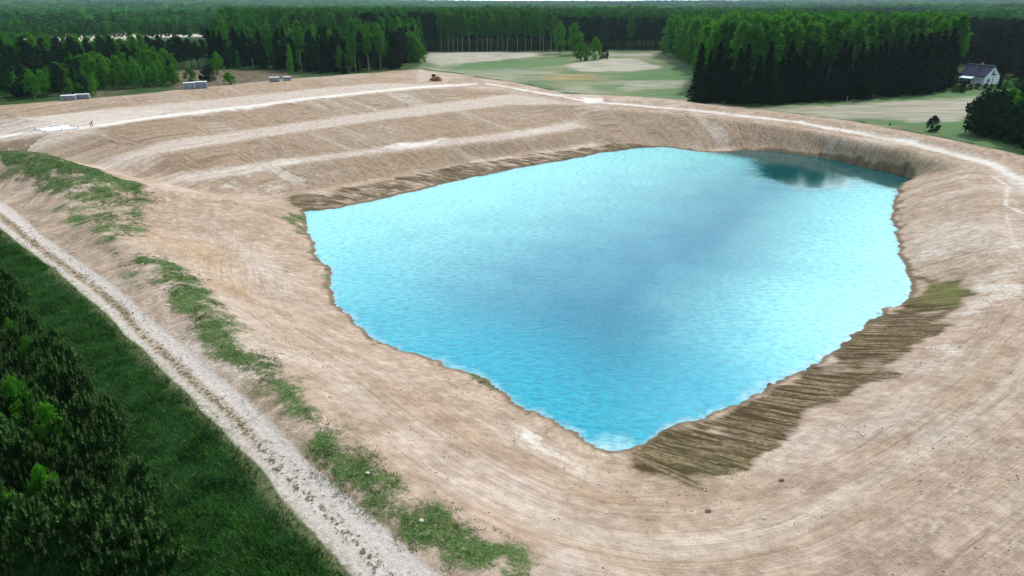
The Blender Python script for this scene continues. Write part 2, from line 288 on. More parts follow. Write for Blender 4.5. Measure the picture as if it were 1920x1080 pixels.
# wheel ruts pressed into the track
z -= .10*trackL*darkgrass.__rsub__(1) + .09*trackR - .05*mid
z += .22*np.clip(strip, 0, 1)*(vnoise(x, y, 1.1, 51)+.5)
slab_h = G(105, 239)
z += .06*vnoise(AR*1.0, SD*.12, 1.1, 61)*slopeFar*site + .07*vnoise(AR*.07, SD, .9, 62)*ring + .16*mud*vnoise(AR+SD*.4, SD*.12, .8, 63)
_row = None
me = bpy.data.meshes.new('ground')
nr, ncl = shp
idx = np.arange(n).reshape(shp)
f4 = np.stack([idx[:-1, :-1], idx[:-1, 1:], idx[1:, 1:], idx[1:, :-1]], -1).reshape(-1, 4)
def fill_mesh(me, co_, fv, k, smooth=False):
    nv, nf = len(co_), len(fv)
    me.vertices.add(nv); me.vertices.foreach_set('co', np.ascontiguousarray(co_, dtype=np.float32).ravel())
    me.loops.add(nf*k); me.loops.foreach_set('vertex_index', np.ascontiguousarray(fv, dtype=np.int32).ravel())
    me.polygons.add(nf); me.polygons.foreach_set('loop_start', np.arange(0, nf*k, k, dtype=np.int32))
    me.update(calc_edges=True)
    if smooth: me.polygons.foreach_set('use_smooth', np.ones(nf, bool))
fill_mesh(me, np.stack([x, y, z], 1), f4, 4, True)
def cattr(me, name, a, b, c, d, dom='POINT'):
    at = me.attributes.new(name, 'FLOAT_COLOR', dom); v = np.stack([a, b, c, d], 1).astype(np.float32); at.data.foreach_set('color', v.ravel())
cattr(me, 'ma', darkgrass, strip, field, np.maximum(np.maximum(trackL, trackR)*(1-.75*mid), mid*.8*np.clip((52-y)/14, 0, 1)))
verge = ribbon([(-40,410),(0,434),(100,508),(200,594),(300,694),(400,795),(480,886),(560,978),(645,1070),(670,1110)], 1.1, .5, .4)
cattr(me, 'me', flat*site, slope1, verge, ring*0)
cattr(me, 'mb', mud, white, mossy, site)
cattr(me, 'mc', slopeFar, ring, fpale, fgreen)
cattr(me, 'md', ochre, farfield, clearing, np.clip(1-np.abs(SD2-.0)/1.3, 0, 1)*(SD2 > -2))
at = me.attributes.new('sd', 'FLOAT_VECTOR', 'POINT'); at.data.foreach_set('vector', np.stack([AR, SD, mid], 1).astype(np.float32).ravel())
ground = bpy.data.objects.new('ground', me); C.objects.link(ground); ground['kind'] = 'structure'
ZG = z.reshape(shp)
def hz(px_, py_):
    px_ = np.asarray(px_, float); py_ = np.asarray(py_, float)
    i = np.clip(np.searchsorted(xs, px_)-1, 0, len(xs)-2); j = np.clip(np.searchsorted(ys, py_)-1, 0, len(ys)-2)
    fu = (px_-xs[i])/(xs[i+1]-xs[i]); fv = (py_-ys[j])/(ys[j+1]-ys[j])
    return ZG[j, i]*(1-fu)*(1-fv)+ZG[j, i+1]*fu*(1-fv)+ZG[j+1, i]*(1-fu)*fv+ZG[j+1, i+1]*fu*fv
MASK = {'verge': verge.reshape(shp), 'strip': strip.reshape(shp), 'dark': darkgrass.reshape(shp), 'mid': mid.reshape(shp), 'road': np.maximum(trackL, trackR).reshape(shp), 'mud': mud.reshape(shp)}
def mk(name, px_, py_):
    i = np.clip(np.searchsorted(xs, px_)-1, 0, len(xs)-2); j = np.clip(np.searchsorted(ys, py_)-1, 0, len(ys)-2); return MASK[name][j, i]

# ------------------------------------------------------------------ shader helper
class NT:
    def __init__(s, name):
        s.m = bpy.data.materials.new(name); s.m.use_nodes = True; s.t = s.m.node_tree; s.t.nodes.clear()
        s.out = s.n('OutputMaterial')
    def n(s, k, **kw):
        nd = s.t.nodes.new('ShaderNode'+k)
        for a, b in kw.items(): setattr(nd, a, b)
        return nd
    def set(s, sock, v):
        if hasattr(v, 'is_output') or isinstance(v, bpy.types.NodeSocket): s.t.links.new(v, sock)
        elif isinstance(v, tuple) and len(v) == 3 and sock.type == 'RGBA': sock.default_value = (*v, 1)
        else: sock.default_value = v
    def math(s, op, a, b=0., c=0.):
        nd = s.n('Math', operation=op)
        for i, v in enumerate((a, b, c)): s.set(nd.inputs[i], v)
        return nd.outputs[0]
    def mix(s, f, a, b, mode='MIX'):
        nd = s.n('Mix', data_type='RGBA', blend_type=mode); s.set(nd.inputs['Factor'], f); s.set(nd.inputs['A'], a); s.set(nd.inputs['B'], b); return nd.outputs['Result']
    def ramp(s, v, lo, hi, a=0., b=1.):
        nd = s.n('MapRange', interpolation_type='SMOOTHSTEP'); s.set(nd.inputs['Value'], v)
        for k, q in (('From Min', lo), ('From Max', hi), ('To Min', a), ('To Max', b)): nd.inputs[k].default_value = q
        return nd.outputs[0]
    def noise(s, vec, scale, detail=3., rough=.55, sc3=None):
        if sc3 is not None:
            mpn = s.n('Mapping'); s.set(mpn.inputs[0], vec); mpn.inputs['Scale'].default_value = sc3; vec = mpn.outputs[0]
        nd = s.n('TexNoise'); s.set(nd.inputs['Vector'], vec); nd.inputs['Scale'].default_value = scale; nd.inputs['Detail'].default_value = detail; nd.inputs['Roughness'].default_value = rough
        return nd.outputs['Fac']
    def edge(s, mask, noise, amt=.5, w=.08):   # break a soft mask with noise
        v = s.math('ADD', mask, s.math('MULTIPLY', s.math('SUBTRACT', noise, .5), amt)); return s.ramp(v, .5-w, .5+w)
    def princ(s, col, rough=.9, spec=.1, normal=None, metal=0.):
        p = s.n('BsdfPrincipled'); s.set(p.inputs['Base Color'], col); s.set(p.inputs['Roughness'], rough); s.set(p.inputs['Metallic'], metal)
        s.set(p.inputs['Specular IOR Level'], spec)
        if normal is not None: s.t.links.new(normal, p.inputs['Normal'])
        s.t.links.new(p.outputs[0], s.out.inputs[0]); return p
    def bump(s, h, st, dist=.1):
        b = s.n('Bump'); s.set(b.inputs['Height'], h); b.inputs['Strength'].default_value = st; b.inputs['Distance'].default_value = dist; return b.outputs[0]
    def attr(s, name):
        a = s.n('Attribute', attribute_name=name); sp = s.n('SeparateColor'); s.t.links.new(a.outputs['Color'], sp.inputs[0]); return sp.outputs[0], sp.outputs[1], sp.outputs[2], a.outputs['Alpha'], a
# ground material
g = NT('earth_and_grass')
dg, stp, fld, trk, _ = g.attr('ma'); mudA, whA, mossA, siteA, _ = g.attr('mb'); slpA, ringA, fpA, fgA, _ = g.attr('mc'); ocA, ffA, clA, wetA, _ = g.attr('md')
sda = g.n('Attribute', attribute_name='sd').outputs['Vector']; midA = g.n('SeparateXYZ'); g.t.links.new(sda, midA.inputs[0]); midv = midA.outputs[2]
sh = g.n('CombineXYZ'); g.t.links.new(g.math('ADD', midA.outputs[0], g.math('MULTIPLY', midA.outputs[1], .22)), sh.inputs[0]); g.t.links.new(midA.outputs[1], sh.inputs[1]); shv = sh.outputs[0]
pos = g.n('NewGeometry').outputs['Position']
n_big = g.noise(pos, .045, 5, .6); n_mid = g.noise(pos, .3, 5, .6); n_f = g.noise(pos, 2.2, 6, .7); n_ff = g.noise(pos, 7., 3, .7)
perp = g.noise(shv, 1., 4, .65, (.8, .07, 1)); perp2 = g.noise(shv, 1., 3, .6, (.16, .02, 1))
perpf = g.noise(shv, 1., 4, .7, (1.3, .13, 1)); par = g.noise(sda, 1., 5, .7, (.05, 1.7, 0)); par2 = g.noise(sda, 1., 4, .6, (.018, .32, 0))
rocks = g.n('TexVoronoi'); rocks.inputs['Scale'].default_value = 1.6; g.t.links.new(pos, rocks.inputs['Vector']); clod = g.ramp(rocks.outputs['Distance'], .08, .2, 1, 0)
clodsel = g.ramp(g.noise(pos, .8, 2), .5, .62); clod = g.math('MULTIPLY', clod, clodsel)
SAND1, SAND2, SAND3 = (.48, .365, .30), (.36, .26, .205), (.60, .515, .49)
sand = g.mix(g.ramp(n_mid, .35, .65), SAND1, SAND2)
sand = g.mix(g.ramp(n_big, .48, .72, 0, .8), sand, SAND3)
flA, s1A, _z1, _z2, _ = g.attr('me')
stk = g.mix(ringA, perp, par); stk2 = g.mix(ringA, perp2, par2)
stm = g.math('MAXIMUM', slpA, ringA)
sand = g.mix(g.math('MULTIPLY', stm, g.ramp(stk, .5, .72, 0, .65)), sand, (.24, .165, .11))
sand = g.mix(g.math('MULTIPLY', stm, g.ramp(stk2, .5, .7, 0, .6)), sand, (.60, .52, .47))
sand = g.mix(g.math('MULTIPLY', stm, g.ramp(stk2, .48, .25, 0, .45)), sand, (.36, .235, .13))
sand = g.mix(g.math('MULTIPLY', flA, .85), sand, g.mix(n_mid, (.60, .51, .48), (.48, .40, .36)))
sand = g.mix(g.math('MULTIPLY', s1A, .75), sand, g.mix(n_big, (.34, .24, .165), (.32, .245, .195)))  # tan of the raked slopes, with their shading painted in darker
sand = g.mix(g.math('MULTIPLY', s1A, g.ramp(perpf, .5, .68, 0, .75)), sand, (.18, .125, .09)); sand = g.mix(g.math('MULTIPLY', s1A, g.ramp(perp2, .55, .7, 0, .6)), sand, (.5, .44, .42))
sand = g.mix(g.ramp(g.noise(pos, .9, 5, .7), .52, .75, 0, .4), sand, (.25, .18, .13))
sand = g.mix(g.ramp(n_f, .48, .72, 0, .6), sand, (.22, .155, .11))
sand = g.mix(g.ramp(n_ff, .62, .8, 0, .5), sand, (.62, .53, .46))
sand = g.mix(g.math('MULTIPLY', ocA, .6), sand, (.45, .24, .09))
wn = g.math('MULTIPLY', g.math('ADD', n_f, g.math('ADD', g.mix(ringA, perp, par), n_mid)), .3333)
wfac = g.math('MULTIPLY', g.ramp(g.math('ADD', whA, g.math('MULTIPLY', g.math('SUBTRACT', wn, .5), 3.2)), .3, 1.0), g.ramp(whA, .02, .3))
gm = g.mix(ringA, g.noise(shv, 1., 4, .75, (3., .5, 1)), g.noise(sda, 1., 5, .8, (.5, 3.2, 0)))
sand = g.mix(g.math('MULTIPLY', siteA, .9), sand, g.mix(g.ramp(gm, .34, .66), g.mix(ringA, (.74, .72, .70), (.85, .84, .83)), g.mix(ringA, (1.2, 1.19, 1.18), (1.13, 1.13, 1.13))), 'MULTIPLY')
sand = g.mix(.9, sand, g.mix(g.ramp(g.noise(pos, 1.1, 7, .85), .4, .6), (.76, .75, .73), (1.16, 1.16, 1.16)), 'MULTIPLY')
col = g.mix(wfac, sand, g.mix(n_f, (.74, .68, .66), (.6, .53, .49)))
# mud with dark rake lines
mn = g.math('ADD', g.math('MULTIPLY', perp, .8), g.math('MULTIPLY', n_mid, .4))
mfac = g.ramp(g.math('ADD', mudA, g.math('MULTIPLY', g.math('SUBTRACT', g.math('ADD', g.math('MULTIPLY', mn, .6), g.math('MULTIPLY', g.noise(pos, .18, 4, .6), .5)), .6), 3.2)), .45, .95)
mudr = g.noise(shv, 1., 4, .7, (2.1, .16, 1)); mudc = g.mix(g.ramp(mudr, .42, .6), (.06, .04, .02), (.27, .20, .13)); mudc = g.mix(g.ramp(n_f, .4, .7), mudc, (.07, .05, .025))
mudc = g.mix(g.math('MULTIPLY', mossA, g.ramp(n_mid, .4, .6, .2, .8)), mudc, (.10, .12, .03))
col = g.mix(g.math('MULTIPLY', mfac, g.ramp(mudA, .02, .25)), col, mudc)
col = g.mix(g.math('MULTIPLY', g.math('MULTIPLY', mossA, g.ramp(n_f, .42, .62)), .6), col, (.17, .155, .055))
col = g.mix(g.math('MULTIPLY', g.ramp(wetA, .35, .8), .75), col, (.13, .095, .06))
# track
trc = g.mix(g.ramp(n_f, .35, .7), (.60, .52, .495), (.46, .39, .365)); col = g.mix(g.edge(trk, n_f, .7, .2), col, trc)
col = g.mix(g.math('MULTIPLY', clod, .5), col, (.17, .12, .09))
# sparse weeds
gn = g.math('ADD', g.math('MULTIPLY', n_mid, .55), g.math('MULTIPLY', n_f, .45))
weedf = g.ramp(g.math('ADD', stp, g.math('MULTIPLY', g.math('SUBTRACT', gn, .5), 3.6)), .42, .85)
weedc = g.mix(g.ramp(n_ff, .35, .65), (.03, .08, .025), (.10, .15, .045)); weedc = g.mix(g.ramp(n_f, .5, .7), weedc, (.24, .21, .12))
col = g.mix(g.math('MULTIPLY', weedf, g.ramp(stp, .05, .3)), col, weedc)
mw = g.ramp(g.math('ADD', midv, g.math('MULTIPLY', g.math('SUBTRACT', n_f, .5), 3.)), .85, 1.1); col = g.mix(g.math('MULTIPLY', mw, midv), col, (.10, .11, .05))
# outside ground
grass = g.mix(g.ramp(n_mid, .35, .65), (.02, .055, .014), (.05, .085, .03)); grass = g.mix(g.ramp(n_f, .5, .8), grass, (.09, .11, .045))
lines = g.noise(pos, 1., 3, .6, (.35, .05, 1))
fcol = g.mix(g.ramp(g.noise(pos, .02, 4, .6), .4, .6), (.11, .16, .075), (.25, .24, .155))
fcol = g.mix(g.math('MULTIPLY', fgA, .85), fcol, g.mix(n_mid, (.065, .16, .055), (.12, .2, .085)))
fcol = g.mix(g.math('MULTIPLY', fpA, .85), fcol, (.50, .42, .38)); fcol = g.mix(g.math('MULTIPLY', ocA, .6), fcol, (.42, .28, .13))
fcol = g.mix(g.ramp(g.noise(pos, 1., 4, .6, (.05, .5, 1)), .42, .62, 0, .55), fcol, (.07, .12, .06)); fcol = g.mix(g.ramp(n_f, .45, .75, 0, .35), fcol, (.10, .12, .06))
outc = g.mix(g.ramp(fld, .4, .6), grass, fcol)
outc = g.mix(ffA, outc, (.48, .42, .36)); outc = g.mix(g.math('MULTIPLY', clA, g.ramp(n_mid, .35, .6, .3, 1)), outc, (.17, .115, .09))
col = g.mix(g.edge(siteA, n_f, .35, .1), outc, col)
dgc = g.mix(g.ramp(n_mid, .35, .7), (.008, .035, .009), (.015, .05, .012)); dgc = g.mix(g.ramp(n_f, .5, .8), dgc, (.05, .09, .03))
col = g.mix(g.edge(dg, n_f, .5, .15), col, dgc)
col = g.mix(g.math('MULTIPLY', _z1, g.ramp(n_f, .35, .6, .2, .9)), col, g.mix(n_ff, (.22, .19, .11), (.10, .12, .05)))
hgt = g.math('ADD', g.math('MULTIPLY', n_f, .75), g.math('ADD', g.math('MULTIPLY', stk, .8), g.math('MULTIPLY', n_ff, .15)))
g.princ(col, .95, .05, g.bump(hgt, 1., .32))
me.materials.append(g.m)

# ------------------------------------------------------------------ water
WS = .9
wx = np.arange(-58, 112, WS); wy = np.arange(42, 212, WS); wX, wY = np.meshgrid(wx, wy); shw = wX.shape
wxx, wyy = wX.ravel(), wY.ravel(); d, _, ii = sdist(SHORE[::2], wxx, wyy); wsd = np.where(ii, d, -d)
iw = np.arange(len(wxx)).reshape(shw); fw = np.stack([iw[:-1, :-1], iw[:-1, 1:], iw[1:, 1:], iw[1:, :-1]], -1).reshape(-1, 4)
fw = fw[(wsd[fw] > -2.2).any(1)]; used, inv = np.unique(fw, return_inverse=True); fw = inv.reshape(-1, 4)
wm = bpy.data.meshes.new('water'); fill_mesh(wm, np.stack([wxx[used], wyy[used], np.full(len(used), WATER)], 1), fw, 4, True)
tipx, tipy, _z = P(1150, 842, WATER)
tip = np.exp(-((wxx-tipx)**2+(wyy-tipy)**2)/(2*2.2**2)); fgx, fgy, _z = P(1560, 300, WATER)
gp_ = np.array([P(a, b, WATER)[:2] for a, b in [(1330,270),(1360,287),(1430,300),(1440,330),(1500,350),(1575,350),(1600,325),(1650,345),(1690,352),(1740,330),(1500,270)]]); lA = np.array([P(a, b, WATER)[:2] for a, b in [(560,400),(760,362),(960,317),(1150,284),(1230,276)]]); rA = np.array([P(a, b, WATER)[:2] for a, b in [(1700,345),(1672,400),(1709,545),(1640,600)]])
skyrefl = np.maximum(np.clip(1-sdist(lA, wxx, wyy, False)[0]/85, 0, 1), np.clip(1-sdist(rA, wxx, wyy, False)[0]/42, 0, 1)*1.)  # sky reflection painted as paler water off the far left and right shores
gd_, _, gi_ = sdist(gp_, wxx, wyy); green = np.clip(.5+np.where(gi_, gd_, -gd_)/15, 0, 1)  # corner of green water, also carries the painted tree reflection
cattr(wm, 'wd', wsd[used], tip[used], green[used], skyrefl[used])
water = bpy.data.objects.new('water', wm); C.objects.link(water); water['kind'] = 'structure'
q = NT('turquoise_water'); wd_, tp_, greenrefl_, skyrefl_, _a = q.attr('wd'); pos = q.n('NewGeometry').outputs['Position']
na = q.noise(pos, .12, 4, .6); nb = q.noise(pos, .5, 4, .6)
dist = q.math('ADD', wd_, q.math('MULTIPLY', q.math('SUBTRACT', na, .5), 4.))
wc = q.mix(q.ramp(dist, 1., 22.), (.004, .30, .44), (.0005, .15, .27)); wc = q.mix(q.ramp(q.math('ADD', skyrefl_, q.math('MULTIPLY', q.math('SUBTRACT', na, .5), .3)), .15, 1.05, 0, .95), wc, (.24, .66, .70)); wc = q.mix(q.ramp(q.math('ADD', wd_, q.math('MULTIPLY', q.math('SUBTRACT', nb, .5), 3.5)), 1.1, .0, 0, .7), wc, (.25, .44, .52))  # depth tint, then the painted pale sky reflection, then the milky rim
wc = q.mix(q.ramp(q.math('ADD', tp_, q.math('MULTIPLY', q.math('SUBTRACT', nb, .5), .5)), .4, 1.0, 0, .6), wc, (.40, .60, .64))
wc = q.mix(q.ramp(q.math('ADD', greenrefl_, q.math('MULTIPLY', q.math('SUBTRACT', nb, .5), .5)), .05, .6, 0, .97), wc, (.004, .045, .028))  # dark tree reflection painted over the green corner water
rip = q.noise(pos, 1., 4, .7, (1.1, 2.2, 1)); rip2 = q.noise(pos, 1., 2, .5, (.35, .6, 1))
wc = q.mix(q.ramp(q.noise(pos, 1., 3, .7, (.9, 1.8, 1)), .42, .62, 0, .4), wc, (.0005, .10, .21))  # dark ripple speckle painted into the water colour
calm = q.ramp(greenrefl_, .0, .5, 1, .07)
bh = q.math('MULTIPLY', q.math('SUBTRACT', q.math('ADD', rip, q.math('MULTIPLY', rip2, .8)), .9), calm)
wp = q.princ(wc, .04, .40, q.bump(bh, 1., .13)); wp.inputs['IOR'].default_value = 1.33; wp.inputs['Specular Tint'].default_value = (.66, .95, 1, 1)
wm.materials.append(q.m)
# ------------------------------------------------------------------ small builders
def tag(o, label=None, cat=None, group=None, kind=None):
    for k, v in (('label', label), ('category', cat), ('group', group), ('kind', kind)):
        if v: o[k] = v
    return o
def empty(name, loc, rz=0., sc_=1.):
    o = bpy.data.objects.new(name, None); C.objects.link(o); o.location = loc; o.rotation_euler = (0, 0, rz); o.scale = (sc_, sc_, sc_) if not isinstance(sc_, tuple) else sc_
    o.empty_display_size = .3; return o
class MB:
    def __init__(s): s.v, s.f = [], []
    def add(s, v, f): b = len(s.v); s.v += [tuple(p) for p in v]; s.f += [tuple(i+b for i in q) for q in f]; return s
    def box(s, c, d, rz=0., ry=0., taper=1.):
        v = []
        for sx, sy, sz in ((-1,-1,-1),(1,-1,-1),(1,1,-1),(-1,1,-1),(-1,-1,1),(1,-1,1),(1,1,1),(-1,1,1)):
            k = taper if sz > 0 else 1.; X, Y, Zz = sx*d[0]/2*k, sy*d[1]/2*k, sz*d[2]/2
            X, Zz = X*math.cos(ry)+Zz*math.sin(ry), -X*math.sin(ry)+Zz*math.cos(ry)
            X, Y = X*math.cos(rz)-Y*math.sin(rz), X*math.sin(rz)+Y*math.cos(rz); v.append((c[0]+X, c[1]+Y, c[2]+Zz))
        return s.add(v, [(0,3,2,1),(4,5,6,7),(0,1,5,4),(1,2,6,5),(2,3,7,6),(3,0,4,7)])
    def prism(s, prof, y0, y1):          # profile in x,z swept along y
        k = len(prof); v = [(a, y0, b) for a, b in prof]+[(a, y1, b) for a, b in prof]
        return s.add(v, [tuple(range(k)), tuple(range(2*k-1, k-1, -1))]+[(i, i+k, (i+1) % k+k, (i+1) % k) for i in range(k)])
    def tube(s, pts, rad, k=7):
        v = []; pts = [Vector(p) for p in pts]
        for i, p in enumerate(pts):
            d = (pts[min(i+1, len(pts)-1)]-pts[max(i-1, 0)]).normalized(); a = d.orthogonal().normalized(); b = d.cross(a); r = rad[i] if hasattr(rad, '__len__') else rad
            v += [p+(a*math.cos(t)+b*math.sin(t))*r for t in [2*math.pi*j/k for j in range(k)]]
        f = [(i*k+j, i*k+(j+1) % k, (i+1)*k+(j+1) % k, (i+1)*k+j) for i in range(len(pts)-1) for j in range(k)]
        f += [tuple(range(k-1, -1, -1)), tuple(range((len(pts)-1)*k, len(pts)*k))]; return s.add(v, f)
    def mesh(s, name, mat):
        m = bpy.data.meshes.new(name); m.from_pydata(s.v, [], s.f); m.materials.append(mat); return m
    def build(s, name, mat, parent=None, bevel=0.):
        o = bpy.data.objects.new(name, s.mesh(name, mat)); C.objects.link(o); o.parent = parent
        if bevel: b = o.modifiers.new('bevel', 'BEVEL'); b.width = bevel; b.segments = 2
        return o
def simple(name, col, rough=.8, spec=.2, var=.25, scale=3., metal=0., bump=.2):
    s = NT(name); ps = s.n('TexCoord').outputs['Object']; nn = s.noise(ps, scale, 4, .6)
    c = s.mix(s.ramp(nn, .3, .7), col, tuple(v*(1-var) for v in col)); s.princ(c, rough, spec, s.bump(nn, bump, .02), metal); return s.m
# foliage: leaf colour varies from tree to tree and clump to clump
def foliage(name, c1, c2, c3, trans=.25, sc1=.35):
    s = NT(name); ps = s.n('TexCoord').outputs['Object']; oi = s.n('ObjectInfo').outputs['Random']
    nn = s.noise(ps, sc1, 3, .6); c = s.mix(s.ramp(nn, .35, .65), c1, c2); c = s.mix(s.math('MULTIPLY', oi, .8), c, c3)
    d = s.n('BsdfDiffuse'); s.set(d.inputs[0], c); t = s.n('BsdfTranslucent'); s.set(t.inputs[0], s.mix(.5, c, (.10, .20, .02)) if trans > .15 else c)
    m = s.n('MixShader'); m.inputs[0].default_value = trans; s.t.links.new(d.outputs[0], m.inputs[1]); s.t.links.new(t.outputs[0], m.inputs[2]); s.t.links.new(m.outputs[0], s.out.inputs[0]); return s.m
M_birch = foliage('birch_leaves', (.04, .20, .018), (.075, .28, .026), (.025, .12, .025), .4)
M_young = foliage('fresh_leaves', (.045, .22, .012), (.09, .32, .02), (.03, .14, .015), .4)
M_spruce = foliage('spruce_needles', (.006, .018, .006), (.010, .026, .008), (.005, .014, .007), .03)
M_pine = foliage('pine_needles', (.009, .032, .013), (.016, .05, .018), (.008, .026, .016), .06)
M_sap = foliage('pine_shoots', (.005, .024, .007), (.03, .08, .016), (.012, .045, .012), .1, 1.5)
M_shoot = foliage('spring_shoots', (.05, .14, .03), (.11, .20, .06), (.09, .12, .04), .15, 2.)
M_bark = simple('birch_bark', (.52, .5, .45), .8, .1, .6, 2.); M_dbark = simple('pine_bark', (.055, .04, .03), .9, .1, .4, 2.); M_sbark = simple('sapling_bark', (.035, .025, .015), .9, .1, .3, 2.); M_rbark = simple('red_pine_bark', (.30, .16, .10), .9, .1, .4)

def leaf_tris(c, s, r, flat=0.):      # one small triangle of leaves at each point
    n_ = len(c); u = r.normal(size=(n_, 3)); u[:, 2] *= (1-flat); u /= np.linalg.norm(u, axis=1)[:, None]
    t = r.normal(size=(n_, 3)); t[:, 2] *= (1-flat); v = np.cross(u, t); v /= np.linalg.norm(v, axis=1)[:, None]; s = np.asarray(s).reshape(-1, 1)
    return np.stack([c+u*s, c-u*s*.6+v*s*.8, c-u*s*.6-v*s*.8], 1)
def tri_mesh(name, T, mat):
    m = bpy.data.meshes.new(name); k = len(T); fill_mesh(m, T.reshape(-1, 3), np.arange(3*k).reshape(-1, 3), 3); m.materials.append(mat); return m
def crown_pts(H, lo, rad, K, per, cs, ls, seed, taper=1., power=.45):
    r = np.random.default_rng(seed); out = []; sz = []
    for k in range(K):
        t = r.random()**.8; zc = H*(lo+(1-lo)*t)*.97; prof = rad*(math.sin(math.pi*min(1, (t*.86+.14)))**.75)*(1-taper*.25*t)
        a = r.random()*6.28; rr = prof*(r.random()**power); ctr = np.array([math.cos(a)*rr, math.sin(a)*rr, zc])
        p = r.normal(size=(per, 3)); p /= np.linalg.norm(p, axis=1)[:, None]; p *= (r.random((per, 1))**.4)*cs*(.7+.6*r.random()); p[:, 2] *= 1.15
        out.append(ctr+p); sz.append(ls*(.6+.8*r.random(per)))
    return np.concatenate(out), np.concatenate(sz)
def birch_crown(H, lo, rad, K, per, ls, seed, cs=1.15): 
    c, s = crown_pts(H, lo, rad, K, per, cs, ls, seed); return leaf_tris(c, s, np.random.default_rng(seed+50))
def spruce_crown(H, rad, lv, nb, per, ls, seed):
    r = np.random.default_rng(seed); out = []; sz = []
    for i in range(lv):
        t = i/lv; zc = H*(.03+.96*t); R_ = rad*(1-t)**.85*(.8+.4*r.random())+.15
        for b in range(max(4, int(nb*(1-t*.6)))):
            a = r.random()*6.28; L = R_*(.75+.4*r.random()); q = r.random(per)**.6
            p = np.stack([np.cos(a+r.normal(0, .10, per))*q*L, np.sin(a+r.normal(0, .1, per))*q*L, zc - q*L*.32 + q*q*L*.12 + r.normal(0, .12, per)], 1); out.append(p); sz.append(ls*(.6+.7*r.random(per)))
    c = np.concatenate(out); return leaf_tris(c, np.concatenate(sz), r, .35)
def pine_crown(H, lo, rad, seed, K=40, per=34, ls=.42):
    c, s = crown_pts(H, lo, rad, K, per, .95, ls, seed, 1.4, .6); return leaf_tris(c, s, np.random.default_rng(seed+9))
def sapling_crown(H, rad, seed, per=18):
    r = np.random.default_rng(seed); T = []; S = []
    for i in range(9):
        t = i/9.; zc = H*(.08+.74*t); nb = 7 if t < .6 else 5
        for b in range(nb):
            a = r.random()*6.28; L = rad*(1-t)**.6*(.75+.45*r.random())+.15; rise = L*(.45+.35*r.random())
            for q in np.linspace(.3, 1, 6):
                for w_ in range(2 if q < 1 else 1):
                    aa = a+r.normal(0, .16); base = np.array([math.cos(aa)*q*L, math.sin(aa)*q*L, zc+rise*q*q+r.normal(0, .05)])
                    hh = .46 if q == 1 else .28
                    n_ = per//2; up = r.random(n_)*hh; ang = r.random(n_)*6.28; sp_ = .10*(1-up/hh*.6)
                    tip = base+np.stack([np.cos(ang)*sp_*1.5, np.sin(ang)*sp_*1.5, up+.10], 1); b0 = base+np.stack([0*ang, 0*ang, up*.8], 1)
                    sd_ = np.stack([-np.sin(ang), np.cos(ang), 0*ang], 1)*.036; (S if q == 1 else T).append(np.stack([b0+sd_*(1.3 if q == 1 else 1), b0-sd_, tip], 1))
    top = np.array([0, 0, H*.85]); n_ = 60; up = r.random(n_)*H*.15; ang = r.random(n_)*6.28
    b0 = top+np.stack([0*ang, 0*ang, up], 1); tip = b0+np.stack([np.cos(ang)*.12, np.sin(ang)*.12, .12+0*ang], 1); sd_ = np.stack([-np.sin(ang), np.cos(ang), 0*ang], 1)*.02; S.append(np.stack([b0+sd_*1.6, b0-sd_*1.6, tip], 1))
    return np.concatenate(T), np.concatenate(S)
def trunk_mb(H, r0, lean, seed, limbs=6, lo=.35, reach=2.):
    r = random.Random(seed); m = MB(); pts = [(lean*H*t*t*.3*math.sin(seed), lean*H*t*.2*math.cos(seed), H*t) for t in (-.01, .1, .3, .55, .8, .97)]
    m.tube(pts, [r0*1.25, r0, r0*.85, r0*.6, r0*.35, r0*.08], 7)
    for i in range(limbs):
        t = lo+(.92-lo)*i/limbs; a = r.random()*6.28; L = reach*(1.1-t)*(.8+.4*r.random()); b = Vector((lean*H*t*t*.3*math.sin(seed), lean*H*t*.2*math.cos(seed), H*t))
        m.tube([b, b+Vector((math.cos(a)*L*.5, math.sin(a)*L*.5, L*.3)), b+Vector((math.cos(a)*L, math.sin(a)*L, L*.75))], [r0*.3, r0*.18, r0*.04], 4)
    return m
KIND = {}
def kind(k, nm, cat, base_h, crowns, cmat, trunks, tmat):
    KIND[k] = dict(name=nm, cat=cat, h=base_h, cr=[tri_mesh('crown', T, cmat) for T in crowns], tr=[t.mesh('trunk', tmat) for t in trunks], n=0, raw=crowns)
kind('birch', 'birch_tree', 'birch', 26., [birch_crown(26, .40, 2.7, 52, 34, .42, s) for s in (1, 2, 3, 4)], M_birch, [trunk_mb(26, .17, .12, s, 8, .4, 3.) for s in (1, 2, 3, 4)], M_bark)
kind('youngb', 'young_birch', 'birch', 12., [birch_crown(12, .12, 2.5, 46, 34, .30, s, .85) for s in (11, 12, 13)], M_young, [trunk_mb(12, .10, .25, s, 8, .25, 2.5) for s in (11, 12, 13)], M_bark)
kind('spruce', 'spruce_tree', 'spruce', 25., [spruce_crown(25, 3.5, 46, 15, 5, .5, s) for s in (21, 22, 23)], M_spruce, [trunk_mb(25, .22, .02, s, 0) for s in (21, 22, 23)], M_dbark)
kind('pine', 'pine_tree', 'pine', 18., [pine_crown(18, .35, 2.9, s) for s in (31, 32, 33)], M_pine, [trunk_mb(18, .2, .08, s, 8, .4, 3) for s in (31, 32, 33)], M_dbark)
kind('bush', 'leafy_bush', 'bush', 3., [leaf_tris(*crown_pts(3, .05, 1.35, 34, 50, .42, .12, s, .3), np.random.default_rng(s)) for s in (41, 42, 43)], M_young, [trunk_mb(3, .05, .3, s, 6, .1, 1.5) for s in (41, 42, 43)], M_dbark)
